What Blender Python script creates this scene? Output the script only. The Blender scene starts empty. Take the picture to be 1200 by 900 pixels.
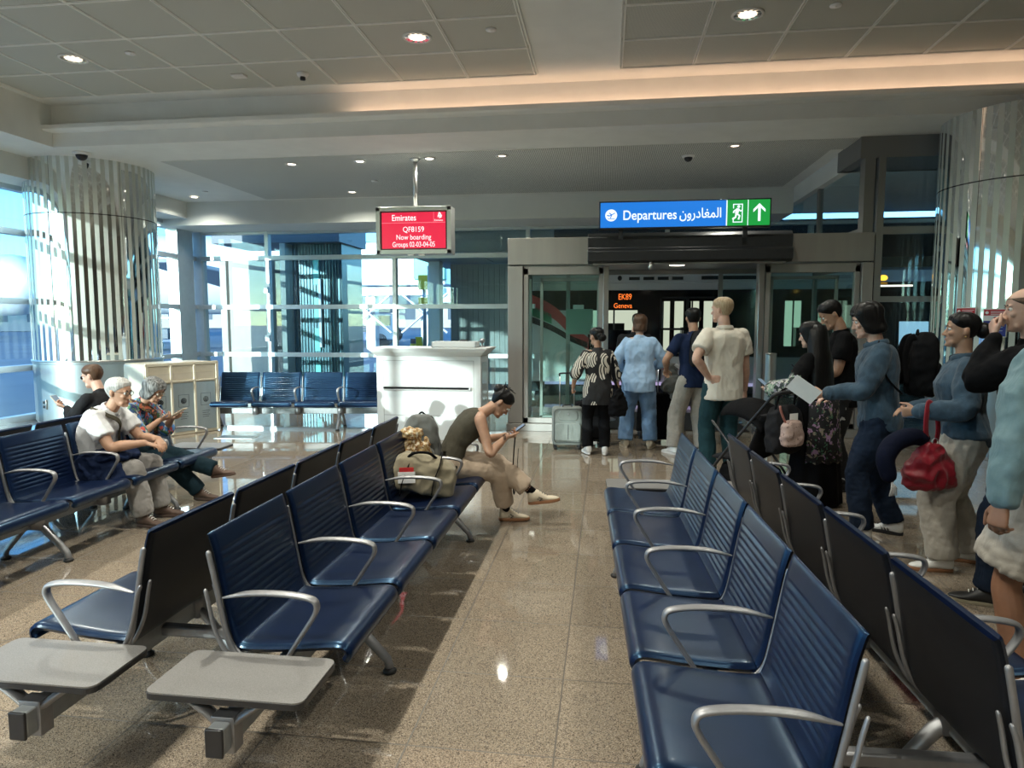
import bpy, bmesh, math, random
import numpy as np
from mathutils import Vector, Matrix, Quaternion, noise
R = math.radians
PI = math.pi
S = bpy.context.scene
COL = S.collection
random.seed(7)

# ------------------------------------------------------------------ camera
cd = bpy.data.cameras.new('camera'); cam = bpy.data.objects.new('camera', cd); COL.objects.link(cam)
cd.sensor_width = 36.0; cd.lens = 806.0 / 1200.0 * 36.0; cd.clip_end = 2000
cam.location = (0, 0, 1.70)
cam.rotation_euler = (R(90 - 5.2457), 0, R(7.7741))
S.camera = cam
S.view_settings.view_transform = 'Standard'; S.view_settings.look = 'None'
S.view_settings.gamma = 1; S.view_settings.use_curve_mapping = False
S.view_settings.exposure = 0.6
# ------------------------------------------------------------------ sky and sun
SUN_DIR = Vector((-.42, -.905, .150)).normalized()
w = bpy.data.worlds.new('world'); S.world = w; w.use_nodes = True
nt = w.node_tree; bg = nt.nodes['Background']
sky = nt.nodes.new('ShaderNodeTexSky'); sky.sky_type = 'NISHITA'; sky.sun_disc = False
sky.sun_elevation = R(14); sky.sun_rotation = math.atan2(SUN_DIR.x, SUN_DIR.y)
sky.air_density = 1.0; sky.dust_density = .6; sky.ozone_density = 3.0
tn = nt.nodes.new('ShaderNodeMixRGB'); tn.blend_type = 'MULTIPLY'; tn.inputs[0].default_value = 1; tn.inputs[2].default_value = (.50, .80, 1.0, 1)
nt.links.new(sky.outputs[0], tn.inputs[1]); nt.links.new(tn.outputs[0], bg.inputs[0]); bg.inputs[1].default_value = 0.42
sl = bpy.data.lights.new('sun', 'SUN'); sl.energy = 5.0; sl.angle = R(0.6); sl.color = (1, .95, .86)
so = bpy.data.objects.new('sun', sl); COL.objects.link(so)
so.rotation_euler = SUN_DIR.to_track_quat('Z', 'Y').to_euler()
COFFER_W = 24.0; SPOT_W = 7.0; COVE_E = 5.0

# ------------------------------------------------------------------ materials
MATS = {}
def nmat(name):
    m = bpy.data.materials.new(name); m.use_nodes = True
    MATS[name] = m
    return m, m.node_tree, m.node_tree.nodes['Principled BSDF']
def N(nt, t, ins=None, **kw):
    n = nt.nodes.new(t)
    for k, v in kw.items(): setattr(n, k, v)
    for k, v in (ins or {}).items():
        if isinstance(v, bpy.types.NodeSocket): nt.links.new(v, n.inputs[k])
        else: n.inputs[k].default_value = v
    return n
def ramp(nt, fac, stops, interp='LINEAR'):
    r = N(nt, 'ShaderNodeValToRGB', {0: fac}); cr = r.color_ramp; cr.interpolation = interp
    while len(cr.elements) < len(stops): cr.elements.new(.5)
    for e, (p, c) in zip(cr.elements, stops):
        e.position = p; e.color = (*c, 1) if len(c) == 3 else c
    return r.outputs[0]
def M(nt, op, a, b=0.0, c=0.0):
    n = N(nt, 'ShaderNodeMath', {0: a, 1: b, 2: c}, operation=op); return n.outputs[0]
def coords(nt, which='Object'):
    return N(nt, 'ShaderNodeTexCoord').outputs[which]
def c4(c): return (*c, 1)
def pm(name, col, rough=.5, metal=0, spec=.5, noise_amt=0, noise_scale=20, bump=0, bump_scale=200, coat=0, sheen=0, stretch=None):
    """plain surface with slight procedural variation"""
    m, t, p = nmat(name)
    p.inputs['Roughness'].default_value = rough; p.inputs['Metallic'].default_value = metal
    p.inputs['Specular IOR Level'].default_value = spec
    p.inputs['Coat Weight'].default_value = coat
    if sheen: p.inputs['Sheen Weight'].default_value = sheen
    co = coords(t)
    if stretch:
        co = N(t, 'ShaderNodeMapping', {'Vector': co, 'Scale': stretch}).outputs[0]
    if noise_amt:
        nz = N(t, 'ShaderNodeTexNoise', {'Vector': co, 'Scale': noise_scale, 'Detail': 4.0})
        a = tuple(max(0, x * (1 - noise_amt)) for x in col); b = tuple(min(1, x * (1 + noise_amt)) for x in col)
        t.links.new(ramp(t, nz.outputs[0], [(.3, a), (.7, b)]), p.inputs['Base Color'])
    else: p.inputs['Base Color'].default_value = c4(col)
    if bump:
        nz = N(t, 'ShaderNodeTexNoise', {'Vector': co, 'Scale': bump_scale, 'Detail': 3.0})
        b = N(t, 'ShaderNodeBump', {'Height': nz.outputs[0], 'Strength': bump, 'Distance': .01})
        t.links.new(b.outputs[0], p.inputs['Normal'])
    return m
def emat(name, col, strength):
    m, t, p = nmat(name)
    p.inputs['Base Color'].default_value = c4(tuple(x * .3 for x in col)); p.inputs['Emission Color'].default_value = c4(col)
    p.inputs['Emission Strength'].default_value = strength; p.inputs['Roughness'].default_value = .3
    return m
def thin_glass(name, tint, refl=1.0, rough=0.0):
    m, t, p = nmat(name); out = t.nodes['Material Output']; t.nodes.remove(p)
    tr = N(t, 'ShaderNodeBsdfTransparent', {0: c4(tint)})
    gl = N(t, 'ShaderNodeBsdfGlossy', {'Color': (1, 1, 1, 1), 'Roughness': rough})
    gm = N(t, 'ShaderNodeNewGeometry'); io = N(t, 'ShaderNodeMapRange', {0: gm.outputs['Backfacing'], 3: 1.52, 4: 1 / 1.52})
    fr = N(t, 'ShaderNodeFresnel', {'IOR': io.outputs[0]})
    f = M(t, 'MULTIPLY', fr.outputs[0], refl * 1.7)
    f = M(t, 'MINIMUM', f, 1.0)
    mx = N(t, 'ShaderNodeMixShader', {0: f, 1: tr.outputs[0], 2: gl.outputs[0]})
    t.links.new(mx.outputs[0], out.inputs[0])
    return m

# floor: polished speckled granite tiles .593 m
m, t, p = nmat('granite_tiles')
co = coords(t); sep = N(t, 'ShaderNodeSeparateXYZ', {0: co})
def groove(v, off):
    f = M(t, 'FRACT', M(t, 'DIVIDE', M(t, 'SUBTRACT', v, off), .593))
    d = M(t, 'ABSOLUTE', M(t, 'SUBTRACT', f, .5))
    return M(t, 'GREATER_THAN', d, .5 - .0058)
gx = groove(sep.outputs[0], -.182 - 59.3); gy = groove(sep.outputs[1], 3.135 - 59.3)
g = M(t, 'MAXIMUM', gx, gy)
v1 = N(t, 'ShaderNodeTexVoronoi', {'Vector': co, 'Scale': 340.0}); r1 = N(t, 'ShaderNodeSeparateColor', {0: v1.outputs['Color']}).outputs[0]
v2 = N(t, 'ShaderNodeTexVoronoi', {'Vector': co, 'Scale': 230.0}); r2 = N(t, 'ShaderNodeSeparateColor', {0: v2.outputs['Color']}).outputs[1]
sp = ramp(t, r1, [(0, (.07, .058, .05)), (.14, (.19, .158, .125)), (.35, (.29, .238, .18)), (.7, (.35, .29, .22)), (.93, (.42, .36, .285))], 'CONSTANT')
sp2 = ramp(t, r2, [(0, (.55, .52, .50)), (.10, (.88, .85, .82)), (.4, (1, 1, 1))], 'CONSTANT')
mul = N(t, 'ShaderNodeMixRGB', {0: 1.0, 1: sp, 2: sp2}, blend_type='MULTIPLY')
tile = N(t, 'ShaderNodeTexWhiteNoise', {'Vector': N(t, 'ShaderNodeVectorMath', {0: N(t, 'ShaderNodeVectorMath', {0: co, 1: (.182 + 59.3, -3.135 + 59.3, 0)}, operation='ADD').outputs[0], 1: (1 / .593, 1 / .593, 0)}, operation='MULTIPLY').outputs[0]})
fl = N(t, 'ShaderNodeVectorMath', {0: tile.inputs[0].links[0].from_socket}, operation='FLOOR'); t.links.new(fl.outputs[0], tile.inputs[0])
tv = N(t, 'ShaderNodeMapRange', {0: tile.outputs[0], 3: .9, 4: 1.08})
mul2 = N(t, 'ShaderNodeVectorMath', {0: mul.outputs[0], 'Scale': tv.outputs[0]}, operation='SCALE')
cm = N(t, 'ShaderNodeMixRGB', {0: g, 1: mul2.outputs[0], 2: (.08, .065, .05, 1)})
t.links.new(cm.outputs[0], p.inputs['Base Color'])
rn = N(t, 'ShaderNodeTexNoise', {'Vector': co, 'Scale': 3.0, 'Detail': 3.0})
rr = N(t, 'ShaderNodeMapRange', {0: rn.outputs[0], 1: .3, 2: .7, 3: .02, 4: .06})
t.links.new(M(t, 'ADD', rr.outputs[0], M(t, 'MULTIPLY', g, .4)), p.inputs['Roughness'])
p.inputs['Specular IOR Level'].default_value = .75
bp = N(t, 'ShaderNodeBump', {'Height': M(t, 'SUBTRACT', 1.0, g), 'Strength': .25, 'Distance': .002}); t.links.new(bp.outputs[0], p.inputs['Normal'])

pm('ceiling_paint', (.80, .82, .78), .7, noise_amt=.03, noise_scale=3)
pm('bulkhead_paint', (.72, .74, .70), .75, noise_amt=.03, noise_scale=2)
pm('wall_beige', (.52, .47, .38), .6, noise_amt=.05, noise_scale=2)
def perforated(name, col, dark, pitch, rad):
    m, t, p = nmat(name); co = coords(t)
    s = N(t, 'ShaderNodeVectorMath', {0: co, 1: (1 / pitch, 1 / pitch, 0)}, operation='MULTIPLY')
    f = N(t, 'ShaderNodeVectorMath', {0: s.outputs[0]}, operation='FRACTION')
    d = N(t, 'ShaderNodeVectorMath', {0: f.outputs[0], 1: (.5, .5, 0)}, operation='DISTANCE')
    k = M(t, 'LESS_THAN', d.outputs['Value'], rad)
    nz = N(t, 'ShaderNodeTexNoise', {'Vector': co, 'Scale': 1.3}); tv = N(t, 'ShaderNodeMapRange', {0: nz.outputs[0], 3: .93, 4: 1.06})
    c = N(t, 'ShaderNodeMixRGB', {0: k, 1: c4(col), 2: c4(dark)})
    c2 = N(t, 'ShaderNodeVectorMath', {0: c.outputs[0], 'Scale': tv.outputs[0]}, operation='SCALE')
    t.links.new(c2.outputs[0], p.inputs['Base Color']); p.inputs['Roughness'].default_value = .6
perforated('perforated_tile', (.58, .59, .52), (.28, .28, .25), .012, .28)
perforated('perforated_panel', (.68, .70, .65), (.14, .14, .14), .03, .30)
pm('ceiling_grid', (.86, .86, .80), .45, noise_amt=.02)
pm('aluminium_frame', (.55, .60, .62), .35, .35, noise_amt=.04, noise_scale=8)
pm('portal_metal', (.36, .35, .33), .42, .55, noise_amt=.06, noise_scale=6, stretch=(1, 1, .1))
pm('steel_post', (.62, .62, .60), .28, .95, noise_amt=.05, noise_scale=12, stretch=(3, 3, .2))
pm('dark_steel', (.03, .032, .035), .35, .3, noise_amt=.1)
pm('chair_metal', (.30, .30, .31), .42, .7, noise_amt=.06, noise_scale=30)
pm('chair_beam', (.30, .32, .33), .45, .5, noise_amt=.08, noise_scale=20)
pm('black_rubber', (.012, .012, .013), .6, noise_amt=.2)
pm('black_plastic', (.02, .02, .022), .38, noise_amt=.15)
pm('seat_vinyl', (.0045, .009, .030), .28, 0, .6, noise_amt=.15, noise_scale=9, bump=.05, bump_scale=350, coat=.10); MATS['seat_vinyl'].node_tree.nodes['Principled BSDF'].inputs['Specular Tint'].default_value = (.22, .60, 1.0, 1); MATS['seat_vinyl'].node_tree.nodes['Principled BSDF'].inputs['Coat Roughness'].default_value = .12
pm('seat_back_shell', (.007, .008, .011), .42, 0, .35, noise_amt=.2, noise_scale=12, bump=.1, bump_scale=500)
pm('table_laminate', (.185, .178, .17), .40, noise_amt=.22, noise_scale=240)
pm('white_desk', (.64, .66, .65), .45, noise_amt=.05, noise_scale=120)
pm('bin_shell', (.62, .56, .44), .35, .2, noise_amt=.03)
pm('bin_steel', (.42, .48, .50), .32, .8, noise_amt=.06, noise_scale=10, stretch=(1, 1, .1))
thin_glass('window_glass', (.86, .955, .985), .45)
thin_glass('door_glass', (.88, .97, .955), .6)
thin_glass('clear_glass', (.97, .985, .985), .5)
pm('white_paint', (.80, .80, .78), .45, noise_amt=.03)
pm('paper', (.85, .85, .82), .8, noise_amt=.02)
# round pillar cladding: mirror strips between matt strips
m, t, p = nmat('striped_mirror')
co = coords(t); sp3 = N(t, 'ShaderNodeSeparateXYZ', {0: co})
an = M(t, 'ARCTAN2', sp3.outputs[1], sp3.outputs[0])
u = M(t, 'FRACT', M(t, 'ADD', M(t, 'MULTIPLY', an, 50 / (2 * PI)), 100.0))
stripe = M(t, 'LESS_THAN', u, .52)
hs = M(t, 'LESS_THAN', M(t, 'ABSOLUTE', M(t, 'SUBTRACT', sp3.outputs[2], 3.42)), .008)
vs = M(t, 'LESS_THAN', M(t, 'FRACT', M(t, 'ADD', M(t, 'MULTIPLY', an, 6 / (2 * PI)), 100.45)), .006)
seam = M(t, 'MAXIMUM', hs, vs)
cc = N(t, 'ShaderNodeMixRGB', {0: stripe, 1: (.80, .84, .84, 1), 2: (.58, .62, .56, 1)})
cc2 = N(t, 'ShaderNodeMixRGB', {0: seam, 1: cc.outputs[0], 2: (.08, .08, .08, 1)})
t.links.new(cc2.outputs[0], p.inputs['Base Color'])
t.links.new(M(t, 'SUBTRACT', 1.0, M(t, 'MULTIPLY', stripe, .85)), p.inputs['Metallic'])
t.links.new(M(t, 'MULTIPLY_ADD', stripe, .42, .04), p.inputs['Roughness'])

# ------------------------------------------------------------------ mesh helpers
def tag(o, label=None, cat=None, group=None, kind=None):
    if label: o['label'] = label
    if cat: o['category'] = cat
    if group: o['group'] = group
    if kind: o['kind'] = kind
    return o
def empty(name, loc=(0, 0, 0), rz=0, label=None, cat=None, group=None):
    o = bpy.data.objects.new(name, None); COL.objects.link(o)
    o.location = loc; o.rotation_euler = (0, 0, rz); o.empty_display_size = .1
    return tag(o, label, cat, group)
def children(o): return [c for c in o.children]
def copy_tree(o, parent=None):
    c = o.copy(); COL.objects.link(c); c.parent = parent
    for ch in children(o): copy_tree(ch, c)
    return c
def mesh_obj(name, me, mat, parent=None, smooth=False):
    if smooth: me.shade_smooth()
    if mat:
        for mm in (mat if isinstance(mat, (list, tuple)) else [mat]): me.materials.append(MATS[mm] if isinstance(mm, str) else mm)
    o = bpy.data.objects.new(name, me); COL.objects.link(o); o.parent = parent
    return o
class G:
    """geometry collector"""
    def __init__(s): s.v = []; s.f = []; s.mi = []; s.cur = 0
    def add(s, vs, fs):
        n = len(s.v); s.v += [tuple(v) for v in vs]; s.f += [tuple(i + n for i in f) for f in fs]; s.mi += [s.cur] * len(fs); return s
    def box(s, x0, x1, y0, y1, z0, z1, mtx=None):
        if x0 > x1: x0, x1 = x1, x0
        if y0 > y1: y0, y1 = y1, y0
        if z0 > z1: z0, z1 = z1, z0
        vs = [Vector(q) for q in ((x0, y0, z0), (x1, y0, z0), (x1, y1, z0), (x0, y1, z0), (x0, y0, z1), (x1, y0, z1), (x1, y1, z1), (x0, y1, z1))]
        if mtx: vs = [mtx @ v for v in vs]
        return s.add(vs, [(0, 3, 2, 1), (4, 5, 6, 7), (0, 1, 5, 4), (1, 2, 6, 5), (2, 3, 7, 6), (3, 0, 4, 7)])
    def loft(s, rings, cap=True, closed=False):
        n = len(rings[0]); vs = [v for r in rings for v in r]; fs = []
        m = len(rings)
        for i in range(m - 1 if not closed else m):
            j = (i + 1) % m
            for k in range(n): fs.append((i * n + k, i * n + (k + 1) % n, j * n + (k + 1) % n, j * n + k))
        if cap and not closed:
            fs.append(tuple(range(n))[::-1]); fs.append(tuple((m - 1) * n + k for k in range(n)))
        return s.add(vs, fs)
    def cyl(s, p0, p1, r0, r1=None, n=16):
        p0 = Vector(p0); p1 = Vector(p1); r1 = r0 if r1 is None else r1
        d = (p1 - p0).normalized(); a = d.orthogonal().normalized(); b = d.cross(a)
        return s.loft([[p + (a * math.cos(2 * PI * k / n) + b * math.sin(2 * PI * k / n)) * r for k in range(n)] for p, r in ((p0, r0), (p1, r1))])
    def tube(s, pts, r, n=10, flat=None, round_ends=False, up=None):
        """swept tube; r scalar or list; flat=(w,h) gives a flattened section"""
        pts = [Vector(q) for q in pts]; m = len(pts)
        rs = r if isinstance(r, (list, tuple)) else [r] * m
        tan = [(pts[min(i + 1, m - 1)] - pts[max(i - 1, 0)]).normalized() for i in range(m)]
        a = (Vector(up) if up else tan[0].orthogonal()); rings = []
        for i in range(m):
            a = (a - tan[i] * a.dot(tan[i])).normalized(); b = tan[i].cross(a)
            fw, fh = flat if flat else (1, 1)
            rings.append([pts[i] + (a * math.cos(2 * PI * k / n) * fh + b * math.sin(2 * PI * k / n) * fw) * rs[i] for k in range(n)])
        if round_ends:
            def endring(i, sg):
                c = pts[i]; base = rings[i]
                return [[c + (v - c) * math.cos(th) + tan[i] * sg * rs[i] * math.sin(th) for v in base] for th in (R(35), R(65), R(84))]
            rings = endring(0, -1)[::-1] + rings + endring(m - 1, 1)
        return s.loft(rings)
    def ell(s, c, rad, rot=None, n=16, m=10, ex=1.0):
        c = Vector(c); rings = []
        for i in range(1, m):
            th = PI * i / m
            ring = []
            for k in range(n):
                ph = 2 * PI * k / n
                v = Vector((math.sin(th) * math.cos(ph) * rad[0], math.sin(th) * math.sin(ph) * rad[1], -math.cos(th) * rad[2]))
                ring.append(v)
            rings.append(ring)
        vs = [v for r in rings for v in r]; k0 = len(vs)
        vs += [Vector((0, 0, -rad[2])), Vector((0, 0, rad[2]))]
        fs = []
        for i in range(len(rings) - 1):
            for k in range(n): fs.append((i * n + k, i * n + (k + 1) % n, (i + 1) * n + (k + 1) % n, (i + 1) * n + k))
        for k in range(n):
            fs.append((k0, (k + 1) % n, k)); b = (len(rings) - 1) * n; fs.append((k0 + 1, b + k, b + (k + 1) % n))
        if rot is not None: vs = [rot @ v for v in vs]
        return s.add([v + c for v in vs], fs)
    def lathe(s, prof, c=(0, 0, 0), n=32, mtx=None, a0=0, a1=2 * PI, cap=True):
        c = Vector(c); rings = []
        full = abs(a1 - a0 - 2 * PI) < 1e-6
        cnt = n if full else n + 1
        rings = [[c + Vector((r * math.cos(a0 + (a1 - a0) * k / n), r * math.sin(a0 + (a1 - a0) * k / n), z)) for k in range(cnt)] for r, z in prof]
        if mtx: rings = [[mtx @ v for v in r] for r in rings]
        if full: return s.loft(rings, cap=cap)
        vs = [v for r in rings for v in r]; fs = []
        for i in range(len(rings) - 1):
            for k in range(cnt - 1): fs.append((i * cnt + k, i * cnt + k + 1, (i + 1) * cnt + k + 1, (i + 1) * cnt + k))
        return s.add(vs, fs)
    def prism(s, poly, fn, a, b):
        """poly: 2D points, fn(u,v,t)->3D"""
        return s.loft([[Vector(fn(u, v, a)) for u, v in poly], [Vector(fn(u, v, b)) for u, v in poly]])
    def build(s, name, mat, parent=None, smooth=False, bevel=0, seg=2, fix=True, solid=0):
        me = bpy.data.meshes.new(name); me.from_pydata(s.v, [], s.f)
        if isinstance(mat, (list, tuple)): me.polygons.foreach_set('material_index', s.mi)
        if fix or bevel:
            bm = bmesh.new(); bm.from_mesh(me)
            if fix: bmesh.ops.recalc_face_normals(bm, faces=bm.faces)
            bm.to_mesh(me); bm.free()
        o = mesh_obj(name, me, mat, parent, smooth)
        if solid:
            q = o.modifiers.new('thick', 'SOLIDIFY'); q.thickness = solid; q.offset = 0
        if bevel:
            b = o.modifiers.new('bevel', 'BEVEL'); b.width = bevel; b.segments = seg; b.limit_method = 'ANGLE'; b.angle_limit = R(40)
            if smooth is False and seg > 1:
                me.shade_smooth()
                try: me.set_sharp_from_angle(angle=R(40))
                except Exception: pass
        return o
def struct(o): o['kind'] = 'structure'; return o
def rpoly(x0, x1, y0, y1, r, n=5):
    out = []
    for cx, cy, a in ((x1 - r, y1 - r, 0), (x0 + r, y1 - r, 90), (x0 + r, y0 + r, 180), (x1 - r, y0 + r, 270)):
        for k in range(n + 1):
            t = R(a + 90 * k / n); out.append((cx + r * math.cos(t), cy + r * math.sin(t)))
    return out
def cat_path(pts, sub=6):
    """Catmull-Rom through points"""
    P = [Vector(q) for q in pts]; P = [P[0] * 2 - P[1]] + P + [P[-1] * 2 - P[-2]]; out = []
    for i in range(1, len(P) - 2):
        for k in range(sub):
            t = k / sub; a, b, c, d = P[i - 1:i + 3]
            out.append(.5 * ((2 * b) + (c - a) * t + (2 * a - 5 * b + 4 * c - d) * t * t + (3 * b - 3 * c + d - a) * t ** 3))
    out.append(P[-2]); return out
def text(body, size, loc, mat, parent, rot=(PI / 2, 0, 0), name='lettering', align='LEFT', ext=.001, sx=1, shear=0, bold=0):
    c = bpy.data.curves.new(name, 'FONT'); c.body = body; c.size = size; c.extrude = ext; c.align_x = align; c.offset = bold; c.shear = shear
    c.materials.append(MATS[mat]); o = bpy.data.objects.new(name, c); COL.objects.link(o)
    bpy.context.view_layer.update()
    me = bpy.data.meshes.new_from_object(o.evaluated_get(bpy.context.evaluated_depsgraph_get())); bpy.data.objects.remove(o)
    o = bpy.data.objects.new(name, me); COL.objects.link(o)
    o.location = loc; o.rotation_euler = rot; o.scale = (sx, 1, 1); o.parent = parent
    return o
# ================================================================== ROOM
XL, XR, YB, YF = -9.85, 9.0, -15.0, 15.6          # left glass wall, right wall, rear wall, far glass wall
ZS, ZU, ZH = 4.3, 4.9, 3.8
struct(G().box(XL - .2, XR + .2, YB - .2, YF + .15, -.12, 0).build('floor', 'granite_tiles'))
# lower ceiling slab ring around the coffer
g = G()
g.box(XL - .2, XR + .2, 9.6, YF + .2, ZS, ZS + .6)
g.box(XL - .2, -8.3, YB - .2, 9.6, ZS, ZS + .6)
struct(g.build('ceiling', 'ceiling_paint'))
# upper ceiling of the coffer: painted margins around two fields of square tiles
g = G(); g.box(-8.3, XR + .2, YB - .2, 9.6, ZU, ZU + .12)
struct(g.build('ceiling', 'ceiling_paint'))
# cove lip projecting from the coffer's far side, with the warm strip lying on it
g = G()
prof = [(9.6, 4.50), (9.44, 4.50), (9.40, 4.515), (9.40, 4.575), (9.43, 4.575), (9.43, 4.53), (9.6, 4.53)]
g.loft([[Vector((x, y, z)) for y, z in prof] for x in (-8.3, XR)])
struct(g.build('trim_1', 'ceiling_paint'))
g = G(); g.box(-8.3, -8.28, YB, 9.6, 4.3, 4.9); struct(g.build('trim_2', 'ceiling_paint'))
m = emat('cove_led', (1.0, .62, .42), COVE_E)
t_ = tag(G().box(-3.6, XR - .05, 9.46, 9.50, 4.532, 4.545).build('strip_light', 'cove_led'), 'warm strip light hidden on the cove lip above the waiting area', 'light')
def tile_field(x0, nx, y1, ny, px=.895, py=.88):
    g = G(); b = .020
    for i in range(nx):
        for j in range(ny):
            ax, ay = x0 + i * px, y1 - (j + 1) * py
            g.box(ax + b, ax + px - b, ay + b, ay + py - b, ZU - .018, ZU + .01)
    o = struct(g.build('ceiling', 'perforated_tile'))
    h = G(); w_ = .0062
    for i in range(nx + 1):
        for d in ((-.0115, .0115) if 0 < i < nx else (-.018, .018)):
            h.box(x0 + i * px + d - w_, x0 + i * px + d + w_, y1 - ny * py, y1, ZU - .027, ZU)
    for j in range(ny + 1):
        for d in (-.0115, .0115): h.box(x0, x0 + nx * px, y1 - j * py + d - w_, y1 - j * py + d + w_, ZU - .0275, ZU)
    struct(h.build('trim_3', 'ceiling_grid'))
tile_field(-8.10, 8, 9.20, 26); tile_field(.14, 9, 9.13, 26)
# perforated panel field of the lower ceiling
g = G(); g.box(-7.25, 3.35, 10.65, 14.2, ZS - .008, ZS + .02); g.box(3.35, 4.9, 10.65, 11.3, ZS - .008, ZS + .02)
struct(g.build('ceiling', 'perforated_panel'))
# bulkheads over the glass walls
g = G(); g.box(XL - .2, 3.6, 14.35, YF + .2, ZH, ZS); g.box(XL - .2, -9.2, YB, 14.35, 3.95, ZS)
g.box(3.6, XR + .2, 11.5, YF + .2, 4.0, ZS)
struct(g.build('trim_4', 'bulkhead_paint'))
# closed rear and right walls
struct(G().box(XL - .2, XR + .2, YB - .25, YB, 0, 5.2).build('wall_rear', 'wall_beige'))
struct(G().box(XR, XR + .2, YB - .2, 10.6, 0, 5.2).build('wall_right', 'wall_beige'))
# left facade: glass from y=-2.6 to the corner, nearer an unseen low wall added to block the sun, glazed band above
g = G(); g.box(XL - .2, XL, YB, -2.6, 0, 2.55)
struct(g.build('wall_left_sun_block', 'wall_beige'))
TR = (.06, .90, 2.03, 3.18)
def bar(g, x0, x1, y0, y1, z0, z1): g.box(x0, x1, y0, y1, z0, z1)
# mullions and transoms of the left facade
g = G()
for y in (-13.4, -10.7, -8.0, -5.3, -2.6, .2, 3.1, 6.0, 8.9, 11.7, 14.1): g.box(XL - .09, XL + .07, y - .04, y + .04, 0, 3.95)
for z in TR[1:]: g.box(XL - .06, XL + .10, -2.6, YF, z - .05, z + .05)
g.box(XL - .1, XL + .06, -2.6, YF, 0, .1); g.box(XL - .1, XL + .06, YB, YF, 3.87, 3.95)
g.box(XL - .15, XL + .12, 14.75, 15.35, 0, 3.9)      # wide corner post
struct(g.build('window_1', 'aluminium_frame'))
struct(G().box(XL - .012, XL, YB, YF, .05, 3.9).build('window_1', 'window_glass'))
# far facade
g = G()
for x in (-9.72, -7.98, -4.87, -1.76, 1.3, 4.29, 7.2): g.box(x - .045, x + .045, YF - .07, YF + .09, 0 if x < 0 else 3.18, ZH)
for z in TR[1:]: g.box(XL, 3.9 if z > 3 else -1.6, YF - .10, YF + .06, z - .05, z + .05)
g.box(XL, -1.6, YF - .06, YF + .1, 0, .1); g.box(XL, XR, YF - .06, YF + .1, ZH - .06, ZH + .01)
g.box(-9.83, -9.62, YF - .09, YF + .12, 0, ZH)
g.box(-7.98 - .045, -7.98 + .045, YF - .16, YF - .07, 2.36, 2.5); g.box(-8.03, -7.93, YF - .16, YF - .07, 1.22, 1.36)
struct(g.build('window_2', 'aluminium_frame'))
struct(G().box(XL, -1.76, YF, YF + .012, .05, ZH).build('window_2', 'window_glass')); struct(G().box(-1.76, 3.9, YF, YF + .012, 3.2, ZH).build('window_2', 'window_glass'))
# ================================================================== ROUND PILLARS
def pillar(name, c, z1):
    r = .99
    t0 = empty(name, (c[0], c[1], 0))
    base = G().lathe([(r - .02, 0), (r - .02, .03), (r, .035), (r, .99), (r + .012, 1.0), (r + .012, 1.03), (r - .01, 1.035)], n=96).build('base_cladding', 'bin_steel', t0, smooth=True)
    base.data.set_sharp_from_angle(angle=R(30))
    G().lathe([(r - .005, 1.035), (r - .005, z1)], n=128).build('striped_cladding', 'striped_mirror', t0, smooth=True).data.set_sharp_from_angle(angle=R(30))
    G().lathe([(r + .003, 1.02), (r + .02, 1.025), (r + .02, 1.05), (r - .006, 1.055)], n=96).build('trim_ring', 'steel_post', t0, smooth=True)
    h = G(); a = math.atan2(-c[1], -c[0])
    return t0
pl = pillar('pillar', (-8.84, 11.04), ZS)
tag(pl, 'big round pillar with mirror stripes and steel base beside the left windows', 'pillar')
pr = pillar('pillar', (5.37, 9.94), ZS)
tag(pr, 'dark striped mirror pillar behind the queue with two red notices on it', 'pillar')
# notices on the right pillar
pm('sign_red', (.45, .01, .015), .4); pm('sign_blue', (.01, .015, .22), .4); pm('sign_white', (.75, .75, .74), .4)
def notice(ang, z0, w_, h_, blue, lab):
    c = Vector((5.37, 9.94, 0)); r = 1.0
    d = Vector((math.cos(ang), math.sin(ang), 0)); pos = c + d * (r + .012)
    o = empty('notice_sign', (pos.x, pos.y, z0), ang + PI / 2, lab, 'sign', None)
    G().box(-w_ / 2, w_ / 2, -.004, .006, 0, h_).build('sign_panel', 'sign_white', o, bevel=.002)
    G().box(-w_ / 2 + .008, w_ / 2 - .008, -.008, -.004, h_ - .085, h_ - .012).build('red_band', 'sign_red', o)
    if blue: G().box(-w_ / 2 + .006, w_ / 2 - .006, -.008, -.004, .01, h_ - .15).build('blue_band', 'sign_blue', o)
    q = G(); q.cyl((-w_ / 2 + .04, -.0085, h_ - .05), (-w_ / 2 + .04, -.010, h_ - .05), .018, n=14)
    for k in range(3): q.box(-w_ / 2 + .08, w_ / 2 - .02 - .02 * k, -.010, -.008, h_ - .04 - .018 * k, h_ - .034 - .018 * k)
    if blue:
        for k in range(5): q.box(-w_ / 2 + .03, w_ / 2 - .04 - .03 * (k % 2), -.010, -.008, h_ - .185 - .022 * k, h_ - .18 - .022 * k)
    q.build('printed_lines', 'sign_white', o)
    q = G(); q.lathe([(.0, h_ - .118), (.022, h_ - .112), (.0, h_ - .10)], n=10, c=(0, -.006, 0)); q.build('red_emblem', 'sign_red', o)
# placed where the camera sees them on the curved face
def pil_ang(px_deg):
    # angle on pillar hit by the ray at heading px_deg (degrees right of +Y)
    d = Vector((math.sin(R(px_deg)), math.cos(R(px_deg)), 0)); c = Vector((5.37, 9.94, 0))
    b = d.dot(c); disc = b * b - (c.length_squared - 1.0); h = d * (b - math.sqrt(disc)) - c
    return math.atan2(h.y, h.x)
notice(pil_ang(25.55), 1.52, .25, .35, False, 'red and white safety notice on the right pillar above a bun')
notice(pil_ang(27.2), 1.50, .25, .35, True, 'notice with red top and blue lower half on the right pillar')
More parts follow.
